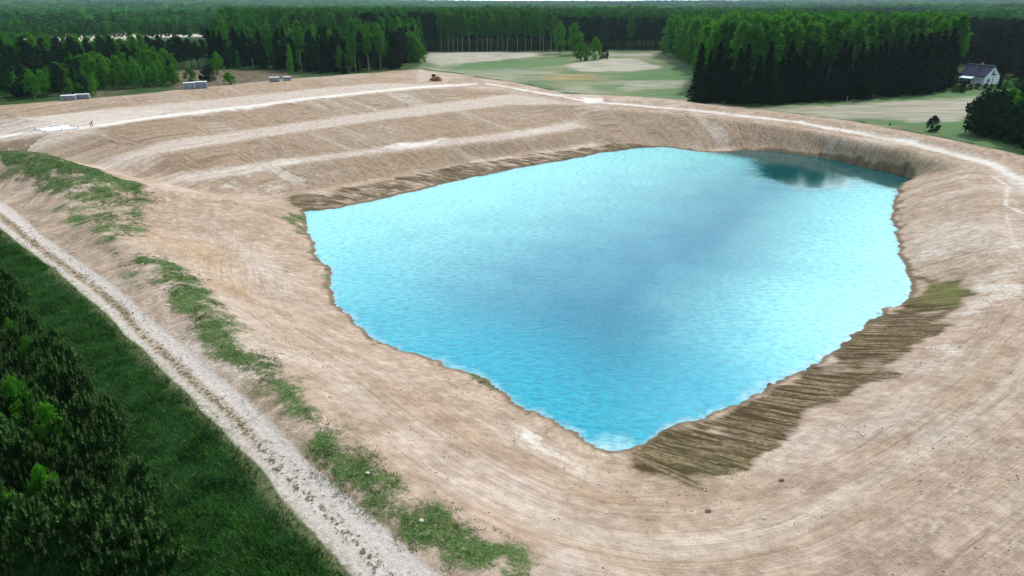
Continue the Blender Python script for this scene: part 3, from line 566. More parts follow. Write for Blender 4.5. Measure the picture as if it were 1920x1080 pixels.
kind('dbush', 'dark_bush', 'bush', 3., [leaf_tris(*crown_pts(3, .03, 1.3, 34, 40, .42, .14, s, .3), np.random.default_rng(s)) for s in (44, 45, 46)], M_pine, [trunk_mb(3, .05, .2, s, 6, .1, 1.2) for s in (44, 45, 46)], M_dbark)
_sap = [sapling_crown(4.2, 1.3, s) for s in (51, 52, 53, 54)]
kind('sapling', 'young_pine', 'young pine', 4.2, [q[0] for q in _sap], M_sap, [trunk_mb(4.2, .06, .05, s, 6, .2, 1.2) for s in (51, 52, 53, 54)], M_sbark)
for q, m in zip(_sap, range(4)):
    cm_ = tri_mesh('crown', np.concatenate([q[0], q[1]]), M_sap); cm_.materials.append(M_shoot); cm_.polygons.foreach_set('material_index', np.r_[np.zeros(len(q[0]), np.int32), np.ones(len(q[1]), np.int32)]); KIND['sapling']['cr'][m] = cm_
kind('broad', 'broadleaf_tree', 'tree', 19., [leaf_tris(*crown_pts(19, .14, 5.8, 80, 42, 1.35, .42, s, .6), np.random.default_rng(s)) for s in (61, 62)], M_young, [trunk_mb(19, .3, .1, s, 10, .2, 6) for s in (61, 62)], M_dbark)
def plant(k, px_, py_, h, label, group=None, wide=1., seed=None, sink=.1):
    K = KIND[k]; i = K['n']; K['n'] += 1; r = random.Random(i*13+5 if seed is None else seed); j = r.randrange(len(K['cr']))
    s_ = h/K['h']; zz_ = float(hz(px_, py_)); o = empty(K['name'], (px_, py_, zz_-sink), r.random()*6.28, (s_*wide, s_*wide, s_))
    tag(o, label, K['cat'], group)
    for nm, m in (('crown', K['cr'][j]), ('trunk', K['tr'][j])):
        c = bpy.data.objects.new(nm, m); C.objects.link(c); c.parent = o
    return o
def inside(p, qx, qy):
    q = np.roll(p, -1, 0); ins = np.zeros(qx.shape, bool)
    for (ax, ay), (bx, by) in zip(p, q):
        if ay != by: ins ^= ((ay > qy) != (by > qy)) & (qx < (bx-ax)*(qy-ay)/(by-ay)+ax)
    return ins
def plan(pts, zz_=-2.): return np.array([P(a, b, zz_)[:2] for a, b in pts])
def scatter(p, sp, seed, jit=.42):
    r = np.random.default_rng(seed); X, Y = np.meshgrid(np.arange(p[:, 0].min(), p[:, 0].max(), sp), np.arange(p[:, 1].min(), p[:, 1].max(), sp*.87))
    X = X + (np.arange(len(X)) % 2)[:, None]*sp/2; X = X.ravel()+r.uniform(-jit, jit, X.size)*sp; Y = Y.ravel()+r.uniform(-jit, jit, Y.size)*sp
    m = inside(p, X, Y); return X[m], Y[m]
def pxof(X, Y, Z_=0.):
    dep = Y*math.cos(PITCH)+(CAM_H-Z_)*math.sin(PITCH); return 960+F*X/dep
# ------------------------------------------------------------------ woods: trees of each zone; the ones that show become things
ZL1 = plan([(-90,203),(0,193),(190,175),(330,162),(330,143),(180,152),(0,168),(-90,175)], .6)
ZL2 = plan([(-90,175),(0,168),(180,152),(330,143),(420,130),(425,104),(0,92),(-90,92)])
ZL3 = plan([(395,131),(470,128),(560,137),(640,141),(740,130),(792,106),(790,100),(420,104)], .2)
ZB = plan([(420,106),(620,106),(790,99),(1045,95),(1045,74),(420,74)])
ZP = plan([(1045,95),(1160,92),(1250,93),(1250,74),(1045,74)])
ZR = plan([(1302,193),(1500,196),(1640,184),(1786,168),(1770,120),(1250,103),(1285,118),(1318,140)])
ZD = plan([(1840,142),(2100,150),(2100,84),(1250,80),(1250,92),(1800,114)])
ZC = plan([(1815,252),(1870,264),(1960,292),(2080,310),(2080,235),(1900,226)])
ZY = plan([(-60,470),(0,520),(70,632),(140,715),(200,800),(262,880),(325,980),(372,1095),(-150,1095),(-200,700)], 0)
cand = []   # kind, x, y, height, zone, width
def put(zone, X, Y, fn):
    for i in range(len(X)):
        q = fn(X[i], Y[i])
        if q: cand.append((q[0], X[i], Y[i], q[1], zone, q[2] if len(q) > 2 else 1.))
rr = random.Random(5)
def edge_d(p, a, b): d, _, _ = sdist(p, np.array([a]), np.array([b])); return float(d[0])
patch = lambda a, b, s, k: float(vnoise(np.array([a]), np.array([b]), s, k)[0])
hf = lambda b: 1 if b < 330 else max(.45, 1-(b-330)/220)
put('L1', *scatter(ZL1, 4.2, 1), lambda a, b: None if patch(a, b, 17, 6) < -.3 else ('youngb', rr.uniform(4, 7)+8*max(0, patch(a, b, 16, 66)+.35), rr.uniform(.85, 1.4)) if patch(a, b, 14, 2) > -.12 or rr.random() < .25 else ('pine', rr.uniform(5, 10), 1.4) if rr.random() < .5 else ('dbush', rr.uniform(2, 5.), 1.4))
put('L2', *scatter(ZL2, 6.2, 2), lambda a, b: ('pine', rr.uniform(9, 16)*hf(b), rr.uniform(1, 1.35)) if patch(a, b, 38, 3) > -.02 and rr.random() < .8 else ('youngb', rr.uniform(11, 17)*hf(b), rr.uniform(.8, 1.1)))
def f3(a, b):
    c = rr.random(); front = b < 318+ (a+60)*.0 or patch(a, b, 12, 4) > .3
    if front: return ('youngb', rr.uniform(7, 12), rr.uniform(.8, 1.1)) if c < .5 else ('spruce', rr.uniform(6, 10), 1.5) if c < .7 else ('dbush', rr.uniform(3, 6), 1.2)
    return ('spruce', rr.uniform(13, 19), 1.2) if c < .35 else ('pine', rr.uniform(13, 18), 1.15) if c < .6 else ('youngb', rr.uniform(12, 17), .9) if c < .8 else ('birch', rr.uniform(17, 23), 1)
put('L3', *scatter(ZL3, 5.4, 3), f3)
put('B', *scatter(ZB, 5.6, 4), lambda a, b: ('birch', rr.uniform(24, 28.5), rr.uniform(.85, 1.15)) if (patch(a, b, 30, 7) > -.32) else ('pine', rr.uniform(22, 25), 1.1))
put('P', *scatter(ZP, 6, 5), lambda a, b: ('pine', rr.uniform(17, 22), 1.2) if b < 590 else ('birch', rr.uniform(24, 28)))
def fR(a, b):
    ex = pxof(a, b, -2); dR = edge_d(ZR, a, b); front = dR < 13 and b < 300+(a-60)*.35 and ex < 1812
    if front and (b < 262+(a-60)*.28): return ('spruce', rr.uniform(13, 21)+4*patch(a, b, 22, 33)*2, rr.uniform(1.15, 1.5))
    if dR < 7 and ex < 1400: return ('youngb', rr.uniform(19, 25), rr.uniform(.75, 1))
    return ('birch', rr.uniform(24, 28.5), rr.uniform(1.1, 1.45)) if rr.random() < .95 else ('spruce', rr.uniform(23, 27), 1.1)
put('R', *scatter(ZR, 5.4, 6), fR)
put('D', *scatter(ZD, 6.4, 7), lambda a, b: ('pine', rr.uniform(18, 23), 1.2) if rr.random() < .7 else ('spruce', rr.uniform(19, 24), 1.2))
put('C', *scatter(ZC, 4.4, 8), lambda a, b: ('dbush', rr.uniform(7, 10.5), rr.uniform(.8, 1.1)) if rr.random() < .8 else ('youngb', rr.uniform(9, 11.5), 1.2))
put('Y', *scatter(ZY, 2.2, 9), lambda a, b: ('sapling', rr.uniform(2.8, 5.2), rr.uniform(.8, 1.1)))
# how much each shows: rank along its own line of sight
cx = np.array([c[1] for c in cand]); cy = np.array([c[2] for c in cand]); ch = np.array([c[3] for c in cand]); dist_ = np.hypot(cx, cy); az = np.degrees(np.arctan2(cx, cy)); px_c = pxof(cx, cy)
best_el = {}; show = np.zeros(len(cand)); order = np.argsort(dist_)
for i in order:
    hw = math.degrees(2.2/dist_[i]); b0, b1 = int((az[i]-hw)*8), int((az[i]+hw)*8); top = math.degrees(math.atan2(-2+ch[i]-CAM_H, dist_[i])); bot = math.degrees(math.atan2(-2-CAM_H, dist_[i])); vis = 0
    for b in range(b0, b1+1):
        prev = best_el.get(b, -90); vis += max(0, top-max(prev, bot)); best_el[b] = max(prev, top-.12*(top-bot))
    show[i] = vis if -60 < px_c[i] < 1985 else 0
LIM = {'birch': 150, 'youngb': 140, 'spruce': 140, 'pine': 280, 'sapling': 290, 'dbush': 120}
chosen = set()
for k, lim in LIM.items():
    ids = [i for i in range(len(cand)) if cand[i][0] == k and show[i] > 0]; ids.sort(key=lambda i: -show[i]); chosen |= set(ids[:lim])
NM = {'birch': ('tall birch', 'birches'), 'youngb': ('bright birch', 'bright birches'), 'spruce': ('dark spruce', 'spruces'), 'pine': ('dark pine', 'pines'), 'sapling': ('young pine', 'young pines'), 'dbush': ('dark bush', 'dark bushes')}
def where_(zn, a, b):
    ex = float(pxof(a, b, -2))
    if zn == 'L1': return 'in the thicket behind the leftmost slab stacks' if ex < 190 else 'in the thicket left of the middle slab stacks'
    if zn == 'L2': return 'in the far left wood' if ex < 230 else 'in the left wood behind the middle slab stacks'
    if zn == 'L3': return 'at the wood edge behind the right slab stacks' if ex < 620 else 'at the wood edge left of the bulldozer'
    if zn == 'B': return 'in the tall stand left of the bulldozer' if ex < 780 else 'in the straight stand behind the pale field'
    if zn == 'P': return 'in the dark wood closing the field'
    if zn == 'R': return 'in the left flank of the big stand' if ex < 1420 else 'in the middle of the big stand' if ex < 1620 else 'in the big stand beside the house'
    if zn == 'D': return 'in the dark wood behind the white house' if ex > 1790 else 'in the dark wood behind the big stand'
    if zn == 'C': return 'in the clump at the right photo edge'
    return 'in the bottom left thicket, nearest part' if b < 42 else 'in the bottom left thicket, middle part' if b < 58 else 'in the bottom left thicket, upper end'
def nth(i): return ['first', 'second', 'third', 'fourth', 'fifth', 'sixth', 'seventh', 'eighth', 'ninth', 'tenth', 'eleventh', 'twelfth'][i] if i < 12 else f"{i+1}{'th' if (i+1) % 100 in (11,12,13) else {1:'st',2:'nd',3:'rd'}.get((i+1) % 10, 'th')}"
groups = {}
for i in chosen:
    k, a, b, h, zn, wd = cand[i]; full = show[i] > .55*math.degrees(h/dist_[i]); groups.setdefault((k, where_(zn, a, b), full), []).append(i)
for (k, wh, full), ids in sorted(groups.items(), key=str):
    ids.sort(key=lambda i: px_c[i]); sg, plr = NM[k]
    for j, i in enumerate(ids):
        _, a, b, h, zn, wd = cand[i]
        if full and len(ids) > 1: l = f'{sg} {wh}, {nth(j)} from left'
        elif full: l = f'lone full height {sg} {wh}'
        else: l = f'half hidden {"taller" if h > KIND[k]["h"]*1.0 else "shorter"} {sg} {wh}'
        plant(k, a, b, h, l, f'{plr} {wh}', wd)
# the rest of the woods as merged stuff, with coarser leaves
TRI, COL = [], []
SPC = {'birch': ((.045, .18, .024), (.028, .12, .02)), 'youngb': ((.05, .21, .018), (.035, .15, .015)), 'spruce': ((.008, .022, .008), (.006, .016, .007)), 'pine': ((.013, .042, .018), (.009, .03, .014)), 'dbush': ((.01, .03, .01), (.01, .03, .01)), 'sapling': ((.02, .05, .015), (.02, .05, .01))}
lodr = np.random.default_rng(77)
def lod(k, n_): 
    T = KIND[k]['raw'][lodr.integers(len(KIND[k]['raw']))]; s = T[lodr.integers(0, len(T), n_)]; c = s.mean(1, keepdims=True); return c+(s-c)*math.sqrt(len(T)/n_)*.72
def stuff_tree(k, a, b, z_, h, wd, n_):
    T = lod(k, n_)*np.array([wd, wd, 1.])*(h/KIND[k]['h']); t = lodr.random()*6.28; ca, sa = math.cos(t), math.sin(t)
    T = np.stack([T[..., 0]*ca-T[..., 1]*sa+a, T[..., 0]*sa+T[..., 1]*ca+b, T[..., 2]+z_], -1); c1, c2 = SPC[k]; f_ = lodr.random(); cc_ = np.array(c1)*f_+np.array(c2)*(1-f_)
    TRI.append(T); COL.append(np.tile(cc_*lodr.uniform(.8, 1.25), (len(T), 1)))
for i in range(len(cand)):
    if i in chosen: continue
    k, a, b, h, zn, wd = cand[i]
    stuff_tree(k, a, b, float(hz(a, b))-.2, h, wd, 420 if show[i] > 0 else 160)
# far forest
GAPS = [plan([(35,68),(150,62),(230,68),(262,82),(60,86)], -2), plan([(185,62),(400,55),(425,70),(225,74)], -2)]
ALL = [ZL1, ZL2, ZL3, ZB, ZP, ZR, ZD, ZC] + GAPS
FIELD = [plan([(784,131),(800,96),(1045,94),(1250,92),(1250,103),(1318,140),(1302,200),(1100,200)], -2), plan([(1400,210),(1440,196),(1640,184),(1808,166),(1840,142),(2100,150),(2100,330)], -2)]
fr = np.random.default_rng(12); r_ = 250.; FX, FY, FS = [], [], []
while r_ < 7500:
    sp = 6.4 if r_ < 620 else 6.4*(r_/620)**.95; na_ = int(R(86)*r_/sp); th = R(-43)+(np.arange(na_)+fr.random(na_))*R(86)/na_; q_ = r_+fr.uniform(-.5, .5, na_)*sp
    FX.append(np.sin(th)*q_); FY.append(np.cos(th)*q_); FS.append(np.full(na_, sp)); r_ += sp*.9
FX = np.concatenate(FX); FY = np.concatenate(FY); FS = np.concatenate(FS); keep = np.ones(len(FX), bool)
for p in ALL+FIELD: keep &= ~inside(p, FX, FY)
FR = np.hypot(FX, FY); lx = pxof(FX, FY, -2)
keep &= ~((FR < 470) & (lx > 250)); keep &= ~((FR < 700) & (lx < 425) & (FR < 640)); keep &= (FR > 470) | (lx < 0)
gapn = vnoise(FX, FY, 300, 91)+vnoise(FX, FY, 900, 92)*.6; keep &= ~((FR > 1300) & (gapn > .34))
FX, FY, FS, FR, lx = FX[keep], FY[keep], FS[keep], FR[keep], lx[keep]
spn = vnoise(FX, FY, 170, 93)+vnoise(FX, FY, 600, 94)*.8
spn = spn - .3*((lx > 1500) & (FR < 1500)) + .18*((lx > 1050) & (lx < 1500) & (FR < 900)) + .2*((lx < 400)&(FR > 1000)) - .3*((lx < 420) & (FR < 1000))
fz = hz(FX, FY); print('far trees', len(FX))
for i in range(len(FX)):
    big = FS[i]/6.4; k = 'birch' if spn[i] > -.02 + fr.normal(0, .05) else 'pine'; h = (24 if k == 'birch' else 19)*fr.uniform(.85, 1.12)
    if FR[i] < 1000 and lx[i] < 420: h *= .75
    stuff_tree(k, FX[i], FY[i], fz[i]-.3, h, (1.15 if k == 'birch' else 1.35)*big**.9, 90 if FR[i] < 900 else 46 if FR[i] < 2000 else 26)
TRI = np.concatenate(TRI); COL = np.concatenate(COL).astype(np.float32)
s = NT('far_leaves'); a_ = s.n('Attribute', attribute_name='leafcol'); d_ = s.n('BsdfDiffuse'); s.t.links.new(a_.outputs['Color'], d_.inputs[0]); t_ = s.n('BsdfTranslucent'); s.t.links.new(a_.outputs['Color'], t_.inputs[0]); m_ = s.n('MixShader'); m_.inputs[0].default_value = .2
s.t.links.new(d_.outputs[0], m_.inputs[1]); s.t.links.new(t_.outputs[0], m_.inputs[2]); s.t.links.new(m_.outputs[0], s.out.inputs[0])
fm = tri_mesh('distant_forest', TRI, s.m); at = fm.attributes.new('leafcol', 'FLOAT_COLOR', 'FACE'); at.data.foreach_set('color', np.concatenate([COL, np.ones((len(COL), 1), np.float32)], 1).ravel())
ff = bpy.data.objects.new('distant_forest', fm); C.objects.link(ff); ff['kind'] = 'stuff'; ff['label'] = 'mixed birch and pine forest reaching to the horizon'; ff['category'] = 'forest'
print('tris', len(TRI))
# ------------------------------------------------------------------ single trees and bushes
def at_(px, py, z_=-2.): return P(px, py, z_)[:2]
def hgt_(px, base, top, z_=-2.):
    a = P(px, base, z_); dep = a[1]*math.cos(PITCH)+(CAM_H-z_)*math.sin(PITCH); return (base-top)*dep/F*1.06
def single(k, px, base, top, label, wide=1., z_=-2., grp=None):
    plant(k, *at_(px, base, z_), hgt_(px, base, top, z_), label, grp, wide)
single('broad', 1050, 101, 47, 'left one of two round bright green trees at the back of the field', .75)
single('broad', 1077, 103, 50, 'right and fuller of two round bright green trees at the back of the field', 1.)
single('bush', 1090, 114, 84, 'leftmost bright bush of the small clump inside the pale field', 1.)
single('spruce', 1098, 113, 95, 'small dark conifer in the clump inside the pale field', 1.6)
single('bush', 1115, 112, 77, 'tallest leafy bush of the clump inside the pale field', .85)
single('dbush', 1131, 110, 88, 'round dark bush at the right end of the clump inside the pale field', 1.)
single('bush', 752, 124, 82, 'bright round bush left of the wood edge corner behind the terraces', 1.)
single('bush', 770, 122, 74, 'large bright round bush at the wood edge corner above the bulldozer', .95)
single('bush', 788, 123, 90, 'rightmost bright bush where the wood edge meets the pale field', .8)
single('birch', 672, 118, 47, 'tall birch standing forward with a clear white trunk', 1.1)
single('youngb', 1250, 107, 44, 'leftmost birch at the back corner of the big stand', .95)
single('youngb', 1276, 114, 52, 'second birch from the back corner of the big stand', 1.2)
single('youngb', 1296, 119, 50, 'third birch from the back corner of the big stand', 1.2)
single('spruce', 1306, 194, 92, 'dark spruce at the front left corner of the big stand', 1.3)
single('dbush', 1747, 247, 221, 'lone dark round bush on the grass outside the berm', .95)
single('dbush', 1668, 236, 231, 'tiny dark shrub beside the berm by the ploughed field', .8)
single('youngb', 547, 144, 90, 'lone slender birch with thin crown beside the right slab stack', .55, .6)
single('pine', 346, 137, 84, 'tall pine with bare reddish trunk behind the clearing', 1.)
single('bush', 357, 152, 131, 'green bush in the clearing above the middle slab stacks', 1.2, .6)
single('dbush', 392, 153, 128, 'dark green bush in the middle of the clearing', 1.3, .6)
single('bush', 410, 140, 103, 'bright tall bush at the back of the clearing', .7, .6)
single('bush', 431, 159, 138, 'round green bush nearest the berm in the clearing', 1.1, .6)
single('youngb', 178, 184, 146, 'bright pointed young birch right of the left slab stacks', .9, .6)
single('youngb', 135, 180, 150, 'small bright birch behind the left slab stacks', 1.1, .6)
single('bush', 152, 178, 160, 'low bright bush behind the left slab stacks', 1.2, .6)
for i, (px, b_, t_, k, l) in enumerate([(1791,172,158,'bush','bright yellow green bush left of the white house'), (1801,172,155,'dbush','dark round bush left of the white house'), (1808,169,160,'bush','low bright bush in front of the house porch'), (1807,166,158,'dbush','small dark clipped bush before the house porch'),
    (1818,167,158,'dbush','dark clipped bush in front of the porch posts'), (1832,165,156,'dbush','wide dark bush under the plain house wall'), (1848,165,156,'dbush','dark bush at the foot of the house corner'), (1860,165,157,'bush','green bush under the gable of the house'),
    (1873,165,138,'spruce','dark conifer right beside the house gable'), (1885,166,152,'bush','green garden bush to the right of the house'), (1900,165,148,'bush','large leafy bush right of the house garden'), (1914,166,146,'dbush','big dark bush at the right photo edge beside the house garden')]):
    single(k, px, b_, t_, l, 1.5 if k == 'spruce' else 1.15)
for i, (px, py, h, k, l) in enumerate([(62,640,3.6,'bush','bright green bush at the upper end of the bottom left thicket'), (30,600,3.2,'bush','yellowish green bush near the left edge by the thicket top'), (52,760,5.2,'bush','tallest bright leafy bush in the bottom left thicket'), (112,690,3.6,'bush','light green shrub at the grass side of the thicket'),
    (108,800,4.6,'bush','bright bushy sapling right of the tallest thicket bush'), (10,800,4.2,'bush','bright green shrub cut by the left photo edge'), (95,900,3.8,'bush','olive leafy shrub deep in the bottom left thicket'), (20,930,3.4,'bush','green shrub low at the left photo edge'), (290,1010,2.6,'bush','low leafy shrub at the grass side in the bottom corner')]):
    plant(k, *P(px, py+50, 0)[:2], h*.9, l, None, .55)
# ------------------------------------------------------------------ grass, weeds, clods
def blades(X, Y, Zb, h, wdt, lean, r):
    n_ = len(X); a = r.random(n_)*6.28; b = np.stack([X, Y, Zb], 1); s_ = np.stack([-np.sin(a), np.cos(a), 0*a], 1)*wdt[:, None]; t = r.random(n_)*6.28
    return np.stack([b-s_, b+s_, b+np.stack([np.cos(t)*lean*h, np.sin(t)*lean*h, h], 1)], 1)
def grass_mat(nm, c1, c2, c3, sc_=.5):
    s = NT(nm); ps = s.n('NewGeometry').outputs['Position']; c = s.mix(s.ramp(s.noise(ps, sc_, 4, .6), .38, .62), c1, c2); c = s.mix(s.ramp(s.noise(ps, 4, 3, .7), .5, .68, 0, .8), c, c3)
    d = s.n('BsdfDiffuse'); s.set(d.inputs[0], c); t = s.n('BsdfTranslucent'); s.set(t.inputs[0], c); m = s.n('MixShader'); m.inputs[0].default_value = .3; s.t.links.new(d.outputs[0], m.inputs[1]); s.t.links.new(t.outputs[0], m.inputs[2]); s.t.links.new(m.outputs[0], s.out.inputs[0]); return s.m
r = np.random.default_rng(21)
ZG_ = plan([(-20,426),(0,432),(100,507),(200,592),(300,692),(400,792),(480,882),(560,972),(640,1065),(660,1110),(-100,1110),(-100,500)], 0)
gx_ = r.uniform(-80, -2, 620000); gy_ = r.uniform(24, 96, 620000); m = inside(ZG_, gx_, gy_) & (mk('dark', gx_, gy_) > .55) & (mk('verge', gx_, gy_) < r.random(620000)*1.3); gx_, gy_ = gx_[m], gy_[m]
cl_ = vnoise(gx_, gy_, 1.3, 71)+vnoise(gx_, gy_, 5, 72)*.7; m = cl_ > r.uniform(-.7, .45, len(cl_)); gx_, gy_, cl_ = gx_[m], gy_[m], cl_[m]
T = blades(gx_, gy_, hz(gx_, gy_), .2+.3*np.clip(cl_+.4, 0, 1)+.1*r.random(len(gx_)), .025+.03*r.random(len(gx_)), .7, r)
o = bpy.data.objects.new('grass', tri_mesh('grass', T, grass_mat('meadow_grass', (.012, .065, .010), (.04, .145, .02), (.17, .21, .11)))); C.objects.link(o); tag(o, 'dark green rough grass between the track and the thicket', 'grass', kind='stuff')
# weeds in clumps on the bank strip
def clumps(name, maskname, thr, box_, count, per, rad, h, mat, label, seed, lim=1e9, cat='weeds'):
    r = np.random.default_rng(seed); X = r.uniform(box_[0], box_[1], count); Y = r.uniform(box_[2], box_[3], count); mv = mk(maskname, X, Y)
    pn = vnoise(X, Y, 1.6, seed+1)+vnoise(X, Y, 5.5, seed+2); m = (mv*1.1+pn*.9 > thr) & (mv > .12); X, Y = X[m], Y[m]
    S = r.random(len(X))**2; X2 = np.repeat(X, per); Y2 = np.repeat(Y, per); S2 = np.repeat(S, per); q = r.normal(size=(len(X2), 2)); 
    dx, dy = q[:, 0]*rad*(.5+S2), q[:, 1]*rad*(.5+S2); hh = h*(.5+1.2*S2)*np.exp(-(q**2).sum(1)/4)*(.5+.6*r.random(len(X2)))
    X2 = X2+dx; Y2 = Y2+dy; T = blades(X2, Y2, hz(X2, Y2)-.01, hh, .018+.02*r.random(len(X2)), .8, r)
    o = bpy.data.objects.new(name, tri_mesh(name, T, mat)); C.objects.link(o); tag(o, label, cat, kind='stuff'); print(name, len(T))
gm1 = grass_mat('bank_weeds', (.028, .075, .022), (.085, .135, .035), (.26, .23, .11), 1.6); gm2 = grass_mat('track_weeds', (.05, .075, .035), (.09, .105, .05), (.14, .14, .08), 2.)
clumps('bank_weeds', 'strip', .74, (-110, 5, 26, 140), 60000, 20, .22, .15, gm1, 'green weed tufts scattered along the bank beside the track', 81)
clumps('track_weeds', 'mid', .85, (-75, 0, 27, 100), 30000, 14, .09, .10, gm2, 'small dark tufts between the wheel tracks', 85)
clumps('verge_tufts', 'road', 1.12, (-75, 0, 27, 100), 22000, 12, .08, .09, gm2, 'sparse dark tufts on the pale track', 87)
# clods
r = np.random.default_rng(33); ico = np.array([(0,0,1),(1,0,0),(0,1,0),(-1,0,0),(0,-1,0),(0,0,-.6)], float); icf = np.array([(0,1,2),(0,2,3),(0,3,4),(0,4,1),(5,2,1),(5,3,2),(5,4,3),(5,1,4)])
X = r.uniform(-60, 90, 60000); Y = r.uniform(26, 110, 60000); dwat, _, iw_ = sdist(SH0, X, Y); m = (~iw_) & (dwat > .4) & (mk('dark', X, Y) < .05) & (vnoise(X, Y, 6, 95)+vnoise(X, Y, 1.5, 96) > .12); X, Y = X[m], Y[m]
sz = .025+.07*r.random(len(X))**6; vv = ico[None]*sz[:, None, None]*r.uniform(.6, 1.4, (len(X), 6, 3)); vv += np.stack([X, Y, hz(X, Y)+sz*.2], 1)[:, None]
cm = bpy.data.meshes.new('clods'); fill_mesh(cm, vv.reshape(-1, 3), (icf[None]+np.arange(len(X))[:, None, None]*6).reshape(-1, 3), 3); cm.materials.append(simple('dry_earth', (.42, .33, .26), .95, .05, .5, .7)); o = bpy.data.objects.new('clods', cm); C.objects.link(o); tag(o, 'scattered pebbles and dry clods on the bare earth', 'pebbles', kind='stuff')
M_stone = simple('pale_stone', (.62, .57, .5), .9, .1, .3, 5)
def stone(px, py, s_, label, dark=False):
    a = G(px, py); rs = random.Random(px); m = MB(); import bmesh
    bm = bmesh.new(); bmesh.ops.create_icosphere(bm, subdivisions=2, radius=1)
    for v in bm.verts: k = .8+.35*rs.random(); v.co = Vector((v.co.x*s_*k, v.co.y*s_*.8*k, v.co.z*s_*.6*k))
    me_ = bpy.data.meshes.new('stone'); bm.to_mesh(me_); bm.free(); me_.materials.append(M_dstone if dark else M_stone); o = bpy.data.objects.new('stone', me_); C.objects.link(o); o.location = (a[0], a[1], float(hz(*a))+s_*.25); tag(o, label, 'stone')
M_dstone = simple('brown_stone', (.20, .15, .11), .9, .1, .3, 5)
stone(1135, 965, .17, 'small white stone on the bare slope below the lake tip'); stone(1433, 973, .18, 'pale stone on the bare ground right of the dark mud'); stone(1328, 958, .24, 'brown lump of earth below the dark mud patch', True)
stone(1465, 903, .22, 'brown stone right of the dark mud streaks', True); stone(1443, 720, .25, 'dark stone at the water edge on the right bank', True); stone(690, 888, .16, 'white stone in the weeds of the lower strip')
stone(790, 978, .15, 'small pale stone lying beside the weed strip'); stone(314, 576, .15, 'small pale stone on the upper weed strip'); stone(1646, 587, .24, 'dark stone at the water edge by the mossy patch', True)
# ------------------------------------------------------------------ stacks of slabs
M_conc = simple('grey_concrete', (.36, .40, .47), .85, .1, .25, 1.5); M_cover = simple('pale_cover', (.66, .72, .74), .7, .2, .1, 1.); M_wood = simple('timber', (.22, .15, .09), .85, .1, .4, 4); M_blue = simple('blue_strap', (.10, .16, .42), .6, .3, .1)
def stack(px, by, wpx, hpx, label, tilt=False, rz=.38):
    x_, y_ = P(px, by, .8)[:2]; dep = y_*math.cos(PITCH)+29.2*math.sin(PITCH); W = wpx*dep/F; Hh = hpx*dep/F*1.05; D = 2.2; zb = float(hz(x_, y_))
    o = empty('slab_stack', (x_, y_, zb-.1), rz); tag(o, label, 'stack of slabs', 'stacks of grey slabs behind the berm')
    for sx in (-.35, .35): MB().box((sx*W, 0, .12), (.2, D*.95, .22)).build('bearer', M_wood, o)
    nl = 5; t = (Hh-.35)/nl
    for i in range(nl):
        rn = random.Random(px+i); MB().box((rn.uniform(-.08, .08), rn.uniform(-.06, .06), .24+t*(i+.45)), (W*(.97 if i % 2 else 1), D, t*.78)).build('slab', M_conc, o, .02)
        if i < nl-1:
            for sx in (-.38, .38): MB().box((sx*W, 0, .24+t*(i+.92)), (.14, D*.9, t*.13)).build('spacer', M_wood, o)
    MB().box((0, 0, .24+t*nl-.02+.06), (W*1.03, D*1.06, .09)).build('cover_sheet', M_cover, o, .02)
    for sx in (-.3, .27): MB().box((sx*W, 0, .24+t*nl*.5), (.12, D*1.045, t*nl*1.0)).build('strap', M_blue, o)
    if tilt: MB().box((W*.36, -D*.56, Hh*.52), (.16, .06, Hh*1.0), 0, .3).build('leaning_board', M_cover, o)
stack(130, 188, 24, 9.5, 'stack of pale grey slabs, left one of the pair nearest the left edge'); stack(156, 185.5, 23, 9, 'stack of grey slabs, right one of the pair nearest the left edge')
stack(356, 167, 20, 12, 'stack of banded grey slabs, left one of the middle pair'); stack(378, 165, 21, 12, 'stack of banded grey slabs, right one of the middle pair')
stack(515, 153, 18, 8.5, 'grey slab stack with a leaning pale board, left one of the right pair', True); stack(538.5, 150.5, 14, 7, 'small grey slab stack beside the slender birch')
# foundation slab on the upper terrace
cs_ = [P(66, 240.5, 3.75), P(85, 245, 3.75), P(145, 239, 3.75), P(122, 233, 3.75)]; M_white = simple('white_screed', (.68, .70, .73), .8, .1, .12, 1.)
cxm = sum(c[0] for c in cs_)/4; cym = sum(c[1] for c in cs_)/4; hb = float(hz(cxm, cym)); fo = empty('foundation_slab', (cxm, cym, hb)); tag(fo, 'flat white rectangular slab lying on the left end of the terrace', 'foundation slab')
pl = [(c[0]-cxm, c[1]-cym) for c in cs_]; MB().add([(a, b, -.5) for a, b in pl]+[(a, b, .14) for a, b in pl], [(3,2,1,0),(4,5,6,7),(0,1,5,4),(1,2,6,5),(2,3,7,6),(3,0,4,7)]).build('slab_body', M_white, fo, .02)
for i in range(4):
    for t in (0, .5): 
        a, b = pl[i], pl[(i+1) % 4]; X_, Y_ = a[0]*(1-t)+b[0]*t, a[1]*(1-t)+b[1]*t; MB().tube([(X_*1.03, Y_*1.03, 0), (X_*1.03, Y_*1.03, .5)], .06, 6).build('edge_post', M_wood, fo)
M_yel = simple('yellow_paint', (.75, .5, .03), .6, .3, .1)
def stake(px, py, h, label, cap=M_yel):
    a = G(px, py+1.2); o = empty('survey_stake', (a[0], a[1], float(hz(*a))-.05), 0); tag(o, label, 'stake'); MB().box((0, 0, h/2), (.12, .12, h), 0, .0, .8).build('post', M_wood, o); MB().box((0, 0, h+.12), (.3, .22, .3)).build('marker_head', cap, o, .02)
stake(784, 131.5, 1.0, 'yellow headed stake on the berm crest left of the bulldozer'); stake(878, 143.5, .9, 'yellow headed stake on the berm crest right of the bulldozer'); stake(1075, 178, .9, 'yellow headed stake just left of the berm gap'); stake(1134, 180.5, .8, 'pale headed stake just right of the berm gap', M_cover)
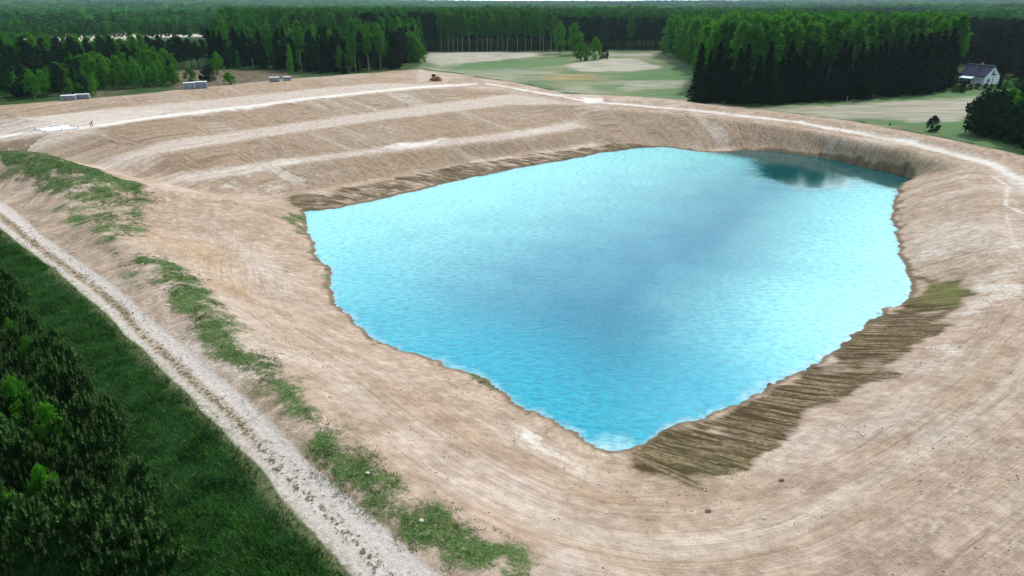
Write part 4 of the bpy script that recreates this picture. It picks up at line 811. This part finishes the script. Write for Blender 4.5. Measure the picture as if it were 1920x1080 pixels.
stake(437, 159, .5, 'low yellow marker on the berm crest by the clearing'); stake(174, 236, 1.0, 'dark headed stake standing on the pale terrace right of the white slab', M_wood); stake(171, 238, .8, 'shorter dark stake left of its neighbour on the pale terrace', M_wood)
# ------------------------------------------------------------------ bulldozer
M_or = simple('worn_orange_paint', (.50, .17, .045), .55, .3, .4, 2.); M_yp = simple('worn_yellow_paint', (.62, .40, .08), .55, .3, .25, 2.); M_blk = simple('greasy_steel', (.025, .02, .02), .6, .3, .3, 3); M_trk = simple('dusty_track', (.17, .10, .075), .85, .1, .5, 6); M_gls = simple('dark_glass', (.03, .035, .04), .1, .5, .1)
dx_, dy_ = G(816, 151.5); dz_ = float(hz(dx_, dy_)); dz = empty('bulldozer', (dx_, dy_, dz_), .18, 1.0); tag(dz, 'small orange and yellow crawler bulldozer parked on the upper terrace', 'bulldozer')
for sy in (-.85, .85):
    prof = []
    for (cx_, cz_, r0) in ((1.25, .42, .42), (-1.25, .45, .45)):
        s0 = -90 if cx_ > 0 else 90
        for t in range(0, 181, 22): prof.append((cx_+r0*math.cos(R(s0+t)), cz_+r0*math.sin(R(s0+t))))
    tk = MB().prism(prof, sy-.22, sy+.22).build('track', M_trk, dz)
    for cx_, r0 in ((1.25, .3), (-1.25, .33), (-.6, .16), (0, .16), (.6, .16)): MB().tube([(cx_, sy-.26, .42 if r0 > .2 else .24), (cx_, sy+.26, .42 if r0 > .2 else .24)], r0, 14).build('wheel', M_or, tk)
    gr = MB()
    for t in np.linspace(-1.25, 1.25, 16): gr.box((t, sy, .9), (.05, .46, .07)); gr.box((t, sy, .0), (.05, .46, .05))
    gr.build('track_shoes', M_blk, tk)
    MB().tube([(-.3, sy*1.32, .4), (1.2, sy*1.32, .38), (2.15, sy*1.25, .4)], .1, 8).build('push_arm', M_or, dz)
MB().box((0, 0, .62), (2.9, 1.1, .5)).build('chassis', M_blk, dz, .04)
hd = MB().prism([(.15, .85), (1.75, .85), (1.8, 1.35), (1.62, 1.5), (.15, 1.72)], -.5, .5).build('hood', M_or, dz, .04)
MB().box((1.83, 0, 1.1), (.06, .8, .5)).build('grille', M_blk, dz); MB().tube([(.85, 0, 1.55), (.85, 0, 2.35), (.8, 0, 2.5)], [.07, .07, .05], 8).build('exhaust_pipe', M_blk, dz)
MB().prism([(-1.45, .85), (.15, .85), (.15, 1.3), (-1.45, 1.3)], -.75, .75).build('rear_body', M_yp, dz, .04)
cb = MB()
for sx in (-1.2, .1):
    for sy in (-.66, .66): cb.box((sx, sy, 1.95), (.1, .1, 1.3))
cb.box((-.55, 0, 1.36), (1.42, 1.42, .12)); cab = cb.build('cab', M_yp, dz, .02)
MB().box((-.55, 0, 2.66), (1.7, 1.65, .13)).build('cab_roof', simple('pale_roof', (.8, .72, .5), .6, .2, .1), cab, .03)
MB().box((-.55, -.67, 2.05), (1.15, .03, .95)).build('side_window', M_gls, cab); MB().box((-.55, .67, 2.05), (1.15, .03, .95)).build('side_window', M_gls, cab); MB().box((-1.21, 0, 1.75), (.05, 1.2, .7)).build('rear_panel', M_yp, cab); MB().box((.12, 0, 2.1), (.03, 1.2, .9)).build('windscreen', M_gls, cab); MB().box((-.6, 0, 1.6), (.5, .5, .5)).build('seat', M_blk, dz, .05)
bl = MB().prism([(2.1, .05), (2.25, .02), (2.2, .4), (2.26, .8), (2.42, 1.05), (2.3, 1.08), (2.1, .8), (2.04, .4)], -1.5, 1.5).build('blade', M_or, dz, .01)
rp = MB().box((-1.75, 0, .7), (.5, 1.3, .35)); rp.box((-2.0, -.4, .35), (.14, .12, .8)); rp.box((-2.0, .4, .35), (.14, .12, .8)); rp.build('ripper', M_blk, dz, .02)
# ------------------------------------------------------------------ house
HX, HY = 197.5, 297.0; ux, uy = -4/11.24, 10.5/11.24; vx, vy = uy, -ux; HL, HW, HE, HR = 11.3, 9.0, 3.5, 7.4; hzb = float(hz(200, 302))
ho = empty('house', (HX, HY, hzb-.15), math.atan2(vy, vx)); tag(ho, 'small white house with dark blue slate roof beside the dark wood', 'house')
# local axes: +x runs along the gable, +y along the long wall away from the near corner
M_wall = simple('white_render', (.86, .92, 1.), .85, .1, .08, 1.); M_slate = NT('blue_slate'); ps = M_slate.n('TexCoord').outputs['Object']
wv = M_slate.n('TexWave', bands_direction='Y'); wv.inputs['Scale'].default_value = 1.6; wv.inputs['Distortion'].default_value = .6; M_slate.t.links.new(ps, wv.inputs[0]); nn = M_slate.noise(ps, 2.5, 4, .7)
M_slate.princ(M_slate.mix(M_slate.math('MULTIPLY', M_slate.ramp(nn, .35, .65), M_slate.ramp(wv.outputs['Fac'], .2, .8, .5, 1)), (.012, .016, .06), (.045, .055, .15)), .7, .2, M_slate.bump(wv.outputs['Fac'], .4, .05)); M_slate = M_slate.m
M_ridge = simple('pale_ridge', (.5, .47, .44), .8, .1, .4, 3); M_frame = simple('window_frame_white', (.8, .8, .8), .5, .3, .05); M_dark = simple('dark_timber', (.05, .03, .03), .8, .1, .3); M_awn = simple('pale_blue_sheet', (.45, .65, .85), .45, .4, .15, .8); M_brick = simple('red_brick', (.35, .14, .09), .9, .1, .3, 8)
wl = MB(); wl.add([(0,0,0),(HW,0,0),(HW,0,HE),(HW/2,0,HR),(0,0,HE),(0,HL,0),(HW,HL,0),(HW,HL,HE),(HW/2,HL,HR),(0,HL,HE)], [(0,1,2,3,4),(9,8,7,6,5),(0,4,9,5),(1,6,7,2),(0,5,6,1)]); wl.build('wall', M_wall, ho)
sl_ = (HR-HE)/(HW/2); rf = MB(); e_ = .45; tn = .16
for sgn in (0, 1):
    xa, xb = (-e_, HW/2) if sgn == 0 else (HW+e_, HW/2); za, zb = HE-e_*sl_+.06, HR+.06
    v = [(xa,-.35,za),(xb,-.35,zb),(xb,HL+.35,zb),(xa,HL+.35,za)]; rf.add([(a,b,c) for a,b,c in v]+[(a,b,c+tn) for a,b,c in v], [(3,2,1,0),(4,5,6,7),(0,1,5,4),(1,2,6,5),(2,3,7,6),(3,0,4,7)])
roof = rf.build('roof', M_slate, ho); MB().box((HW/2, HL/2, HR+.26), (.35, HL+.7, .16)).build('ridge_cap', M_ridge, roof)
ch = MB().box((HW/2+.1, HL*.52, HR+.55), (.7, .9, 1.0)).build('chimney', M_ridge, roof, .02); MB().box((HW/2+.1, HL*.52, HR+1.1), (.85, 1.05, .12)).build('chimney_cap', M_brick, ch)
def window(x0, y0, z0, w_, h_, ax):      # ax 'g' on the gable, 's' on the long wall
    d = (w_, .12, h_) if ax == 'g' else (.12, w_, h_); c = (x0, -.05, z0) if ax == 'g' else (-.05, y0, z0); fr_ = MB(); t = .1
    for s1 in (-1, 1):
        if ax == 'g': fr_.box((c[0]+s1*(w_/2), c[1], z0), (t, .14, h_+t)); fr_.box((c[0], c[1], z0+s1*h_/2), (w_-t, .13, t))
        else: fr_.box((c[0], y0+s1*(w_/2), z0), (.14, t, h_+t)); fr_.box((c[0], y0, z0+s1*h_/2), (.13, w_-t, t))
    if ax == 'g': fr_.box((c[0], c[1], z0), (.07, .12, h_-t))
    else: fr_.box((c[0], y0, z0), (.12, .07, h_-t))
    f_ = fr_.build('window', M_frame, ho); MB().box(c, (w_-t, .05, h_-t) if ax == 'g' else (.05, w_-t, h_-t)).build('pane', M_gls, f_); MB().box((c[0], c[1]-.05, z0-h_/2-.1) if ax == 'g' else (c[0]-.05, c[1], z0-h_/2-.1), (w_+.3, .22, .06) if ax == 'g' else (.22, w_+.3, .06)).build('sill', M_frame, f_)
window(HW*.5, 0, 4.9, 1.1, 1.5, 'g'); window(HW*.28, 0, 1.75, 1.5, 1.4, 'g'); window(0, 2.2, 2.1, .6, .6, 's'); window(0, 10.1, 1.8, 1.1, 1.2, 's')
dr = MB().box((-.04, 6.4, 1.15), (.1, 1.0, 2.1)).build('door', M_dark, ho); MB().box((-.12, 6.0, 1.1), (.06, .14, .05)).build('handle', M_frame, dr)
pc = MB().add([(-.02,3.9,3.15),(-.02,9.2,3.15),(-3.0,9.4,2.35),(-3.0,3.7,2.35),(-.02,3.9,3.23),(-.02,9.2,3.23),(-3.0,9.4,2.43),(-3.0,3.7,2.43)], [(0,1,2,3),(7,6,5,4),(0,4,5,1),(1,5,6,2),(2,6,7,3),(3,7,4,0)]).build('porch_roof', M_awn, ho)
for yy in (3.9, 6.5, 9.1): MB().box((-2.85, yy, 1.18), (.14, .14, 2.34)).build('porch_post', M_dark, pc)
rl = MB().box((-2.87, 6.5, .55), (.08, 5.0, .9)).build('porch_railing', M_dark, pc); MB().box((-.06, 7.9, 1.4), (.06, 1.6, 1.3)).build('porch_panel', simple('pinkish_panel', (.45, .32, .38), .8, .1, .3), ho)
# nest pole, fence posts
sx_, sy_ = at_(1855, 173); sz_ = float(hz(sx_, sy_)); np_ = empty('nest_pole', (sx_, sy_, sz_)); tag(np_, 'thin two legged wooden pole with flat nest platform before the house', 'pole')
MB().tube([(-.5, 0, -.1), (-.1, 0, 3.2)], [.1, .09], 7).build('leg', M_dark, np_); MB().tube([(.5, 0, -.1), (.1, 0, 3.2)], [.1, .09], 7).build('leg', M_dark, np_); MB().tube([(0, 0, 3.0), (.05, 0, 6.6)], [.13, .08], 7).build('mast', M_dark, np_)
MB().box((0, 0, 3.1), (.5, .2, .2)).build('brace', M_dark, np_); MB().tube([(.05, 0, 6.55), (.05, 0, 6.7), (.05, 0, 7.05)], [.45, .85, .75], 12).build('nest', M_dark, np_)
for i, (px, py, l) in enumerate([(1588, 190, 'thin pale post at the front of the big stand, left one'), (1637, 186, 'thin pale post at the front of the big stand, right one')]):
    a = at_(px, py); o = empty('fence_post', (a[0], a[1], float(hz(*a))-.05)); tag(o, l, 'post'); MB().box((0, 0, .9), (.14, .14, 1.8), 0, 0, .85).build('post_shaft', M_ridge, o); MB().box((0, 0, 1.85), (.2, .2, .08)).build('post_cap', M_ridge, o)
# ------------------------------------------------------------------ haze: one closed box of thin even air
hzm = NT('thin_haze'); pv = hzm.n('VolumePrincipled'); pv.inputs['Color'].default_value = (.66, .88, 1, 1); pv.inputs['Density'].default_value = 5.5e-5; pv.inputs['Anisotropy'].default_value = .2; hzm.t.links.new(pv.outputs[0], hzm.out.inputs['Volume'])
zlo = float(z.min())-1; hb_ = MB().box((0, 5850, (zlo+110)/2), (18900, 14000, 110-zlo)).build('haze', hzm.m); hb_['kind'] = 'stuff'; hb_['label'] = 'thin pale blue haze over the far forest'; hb_['category'] = 'haze'
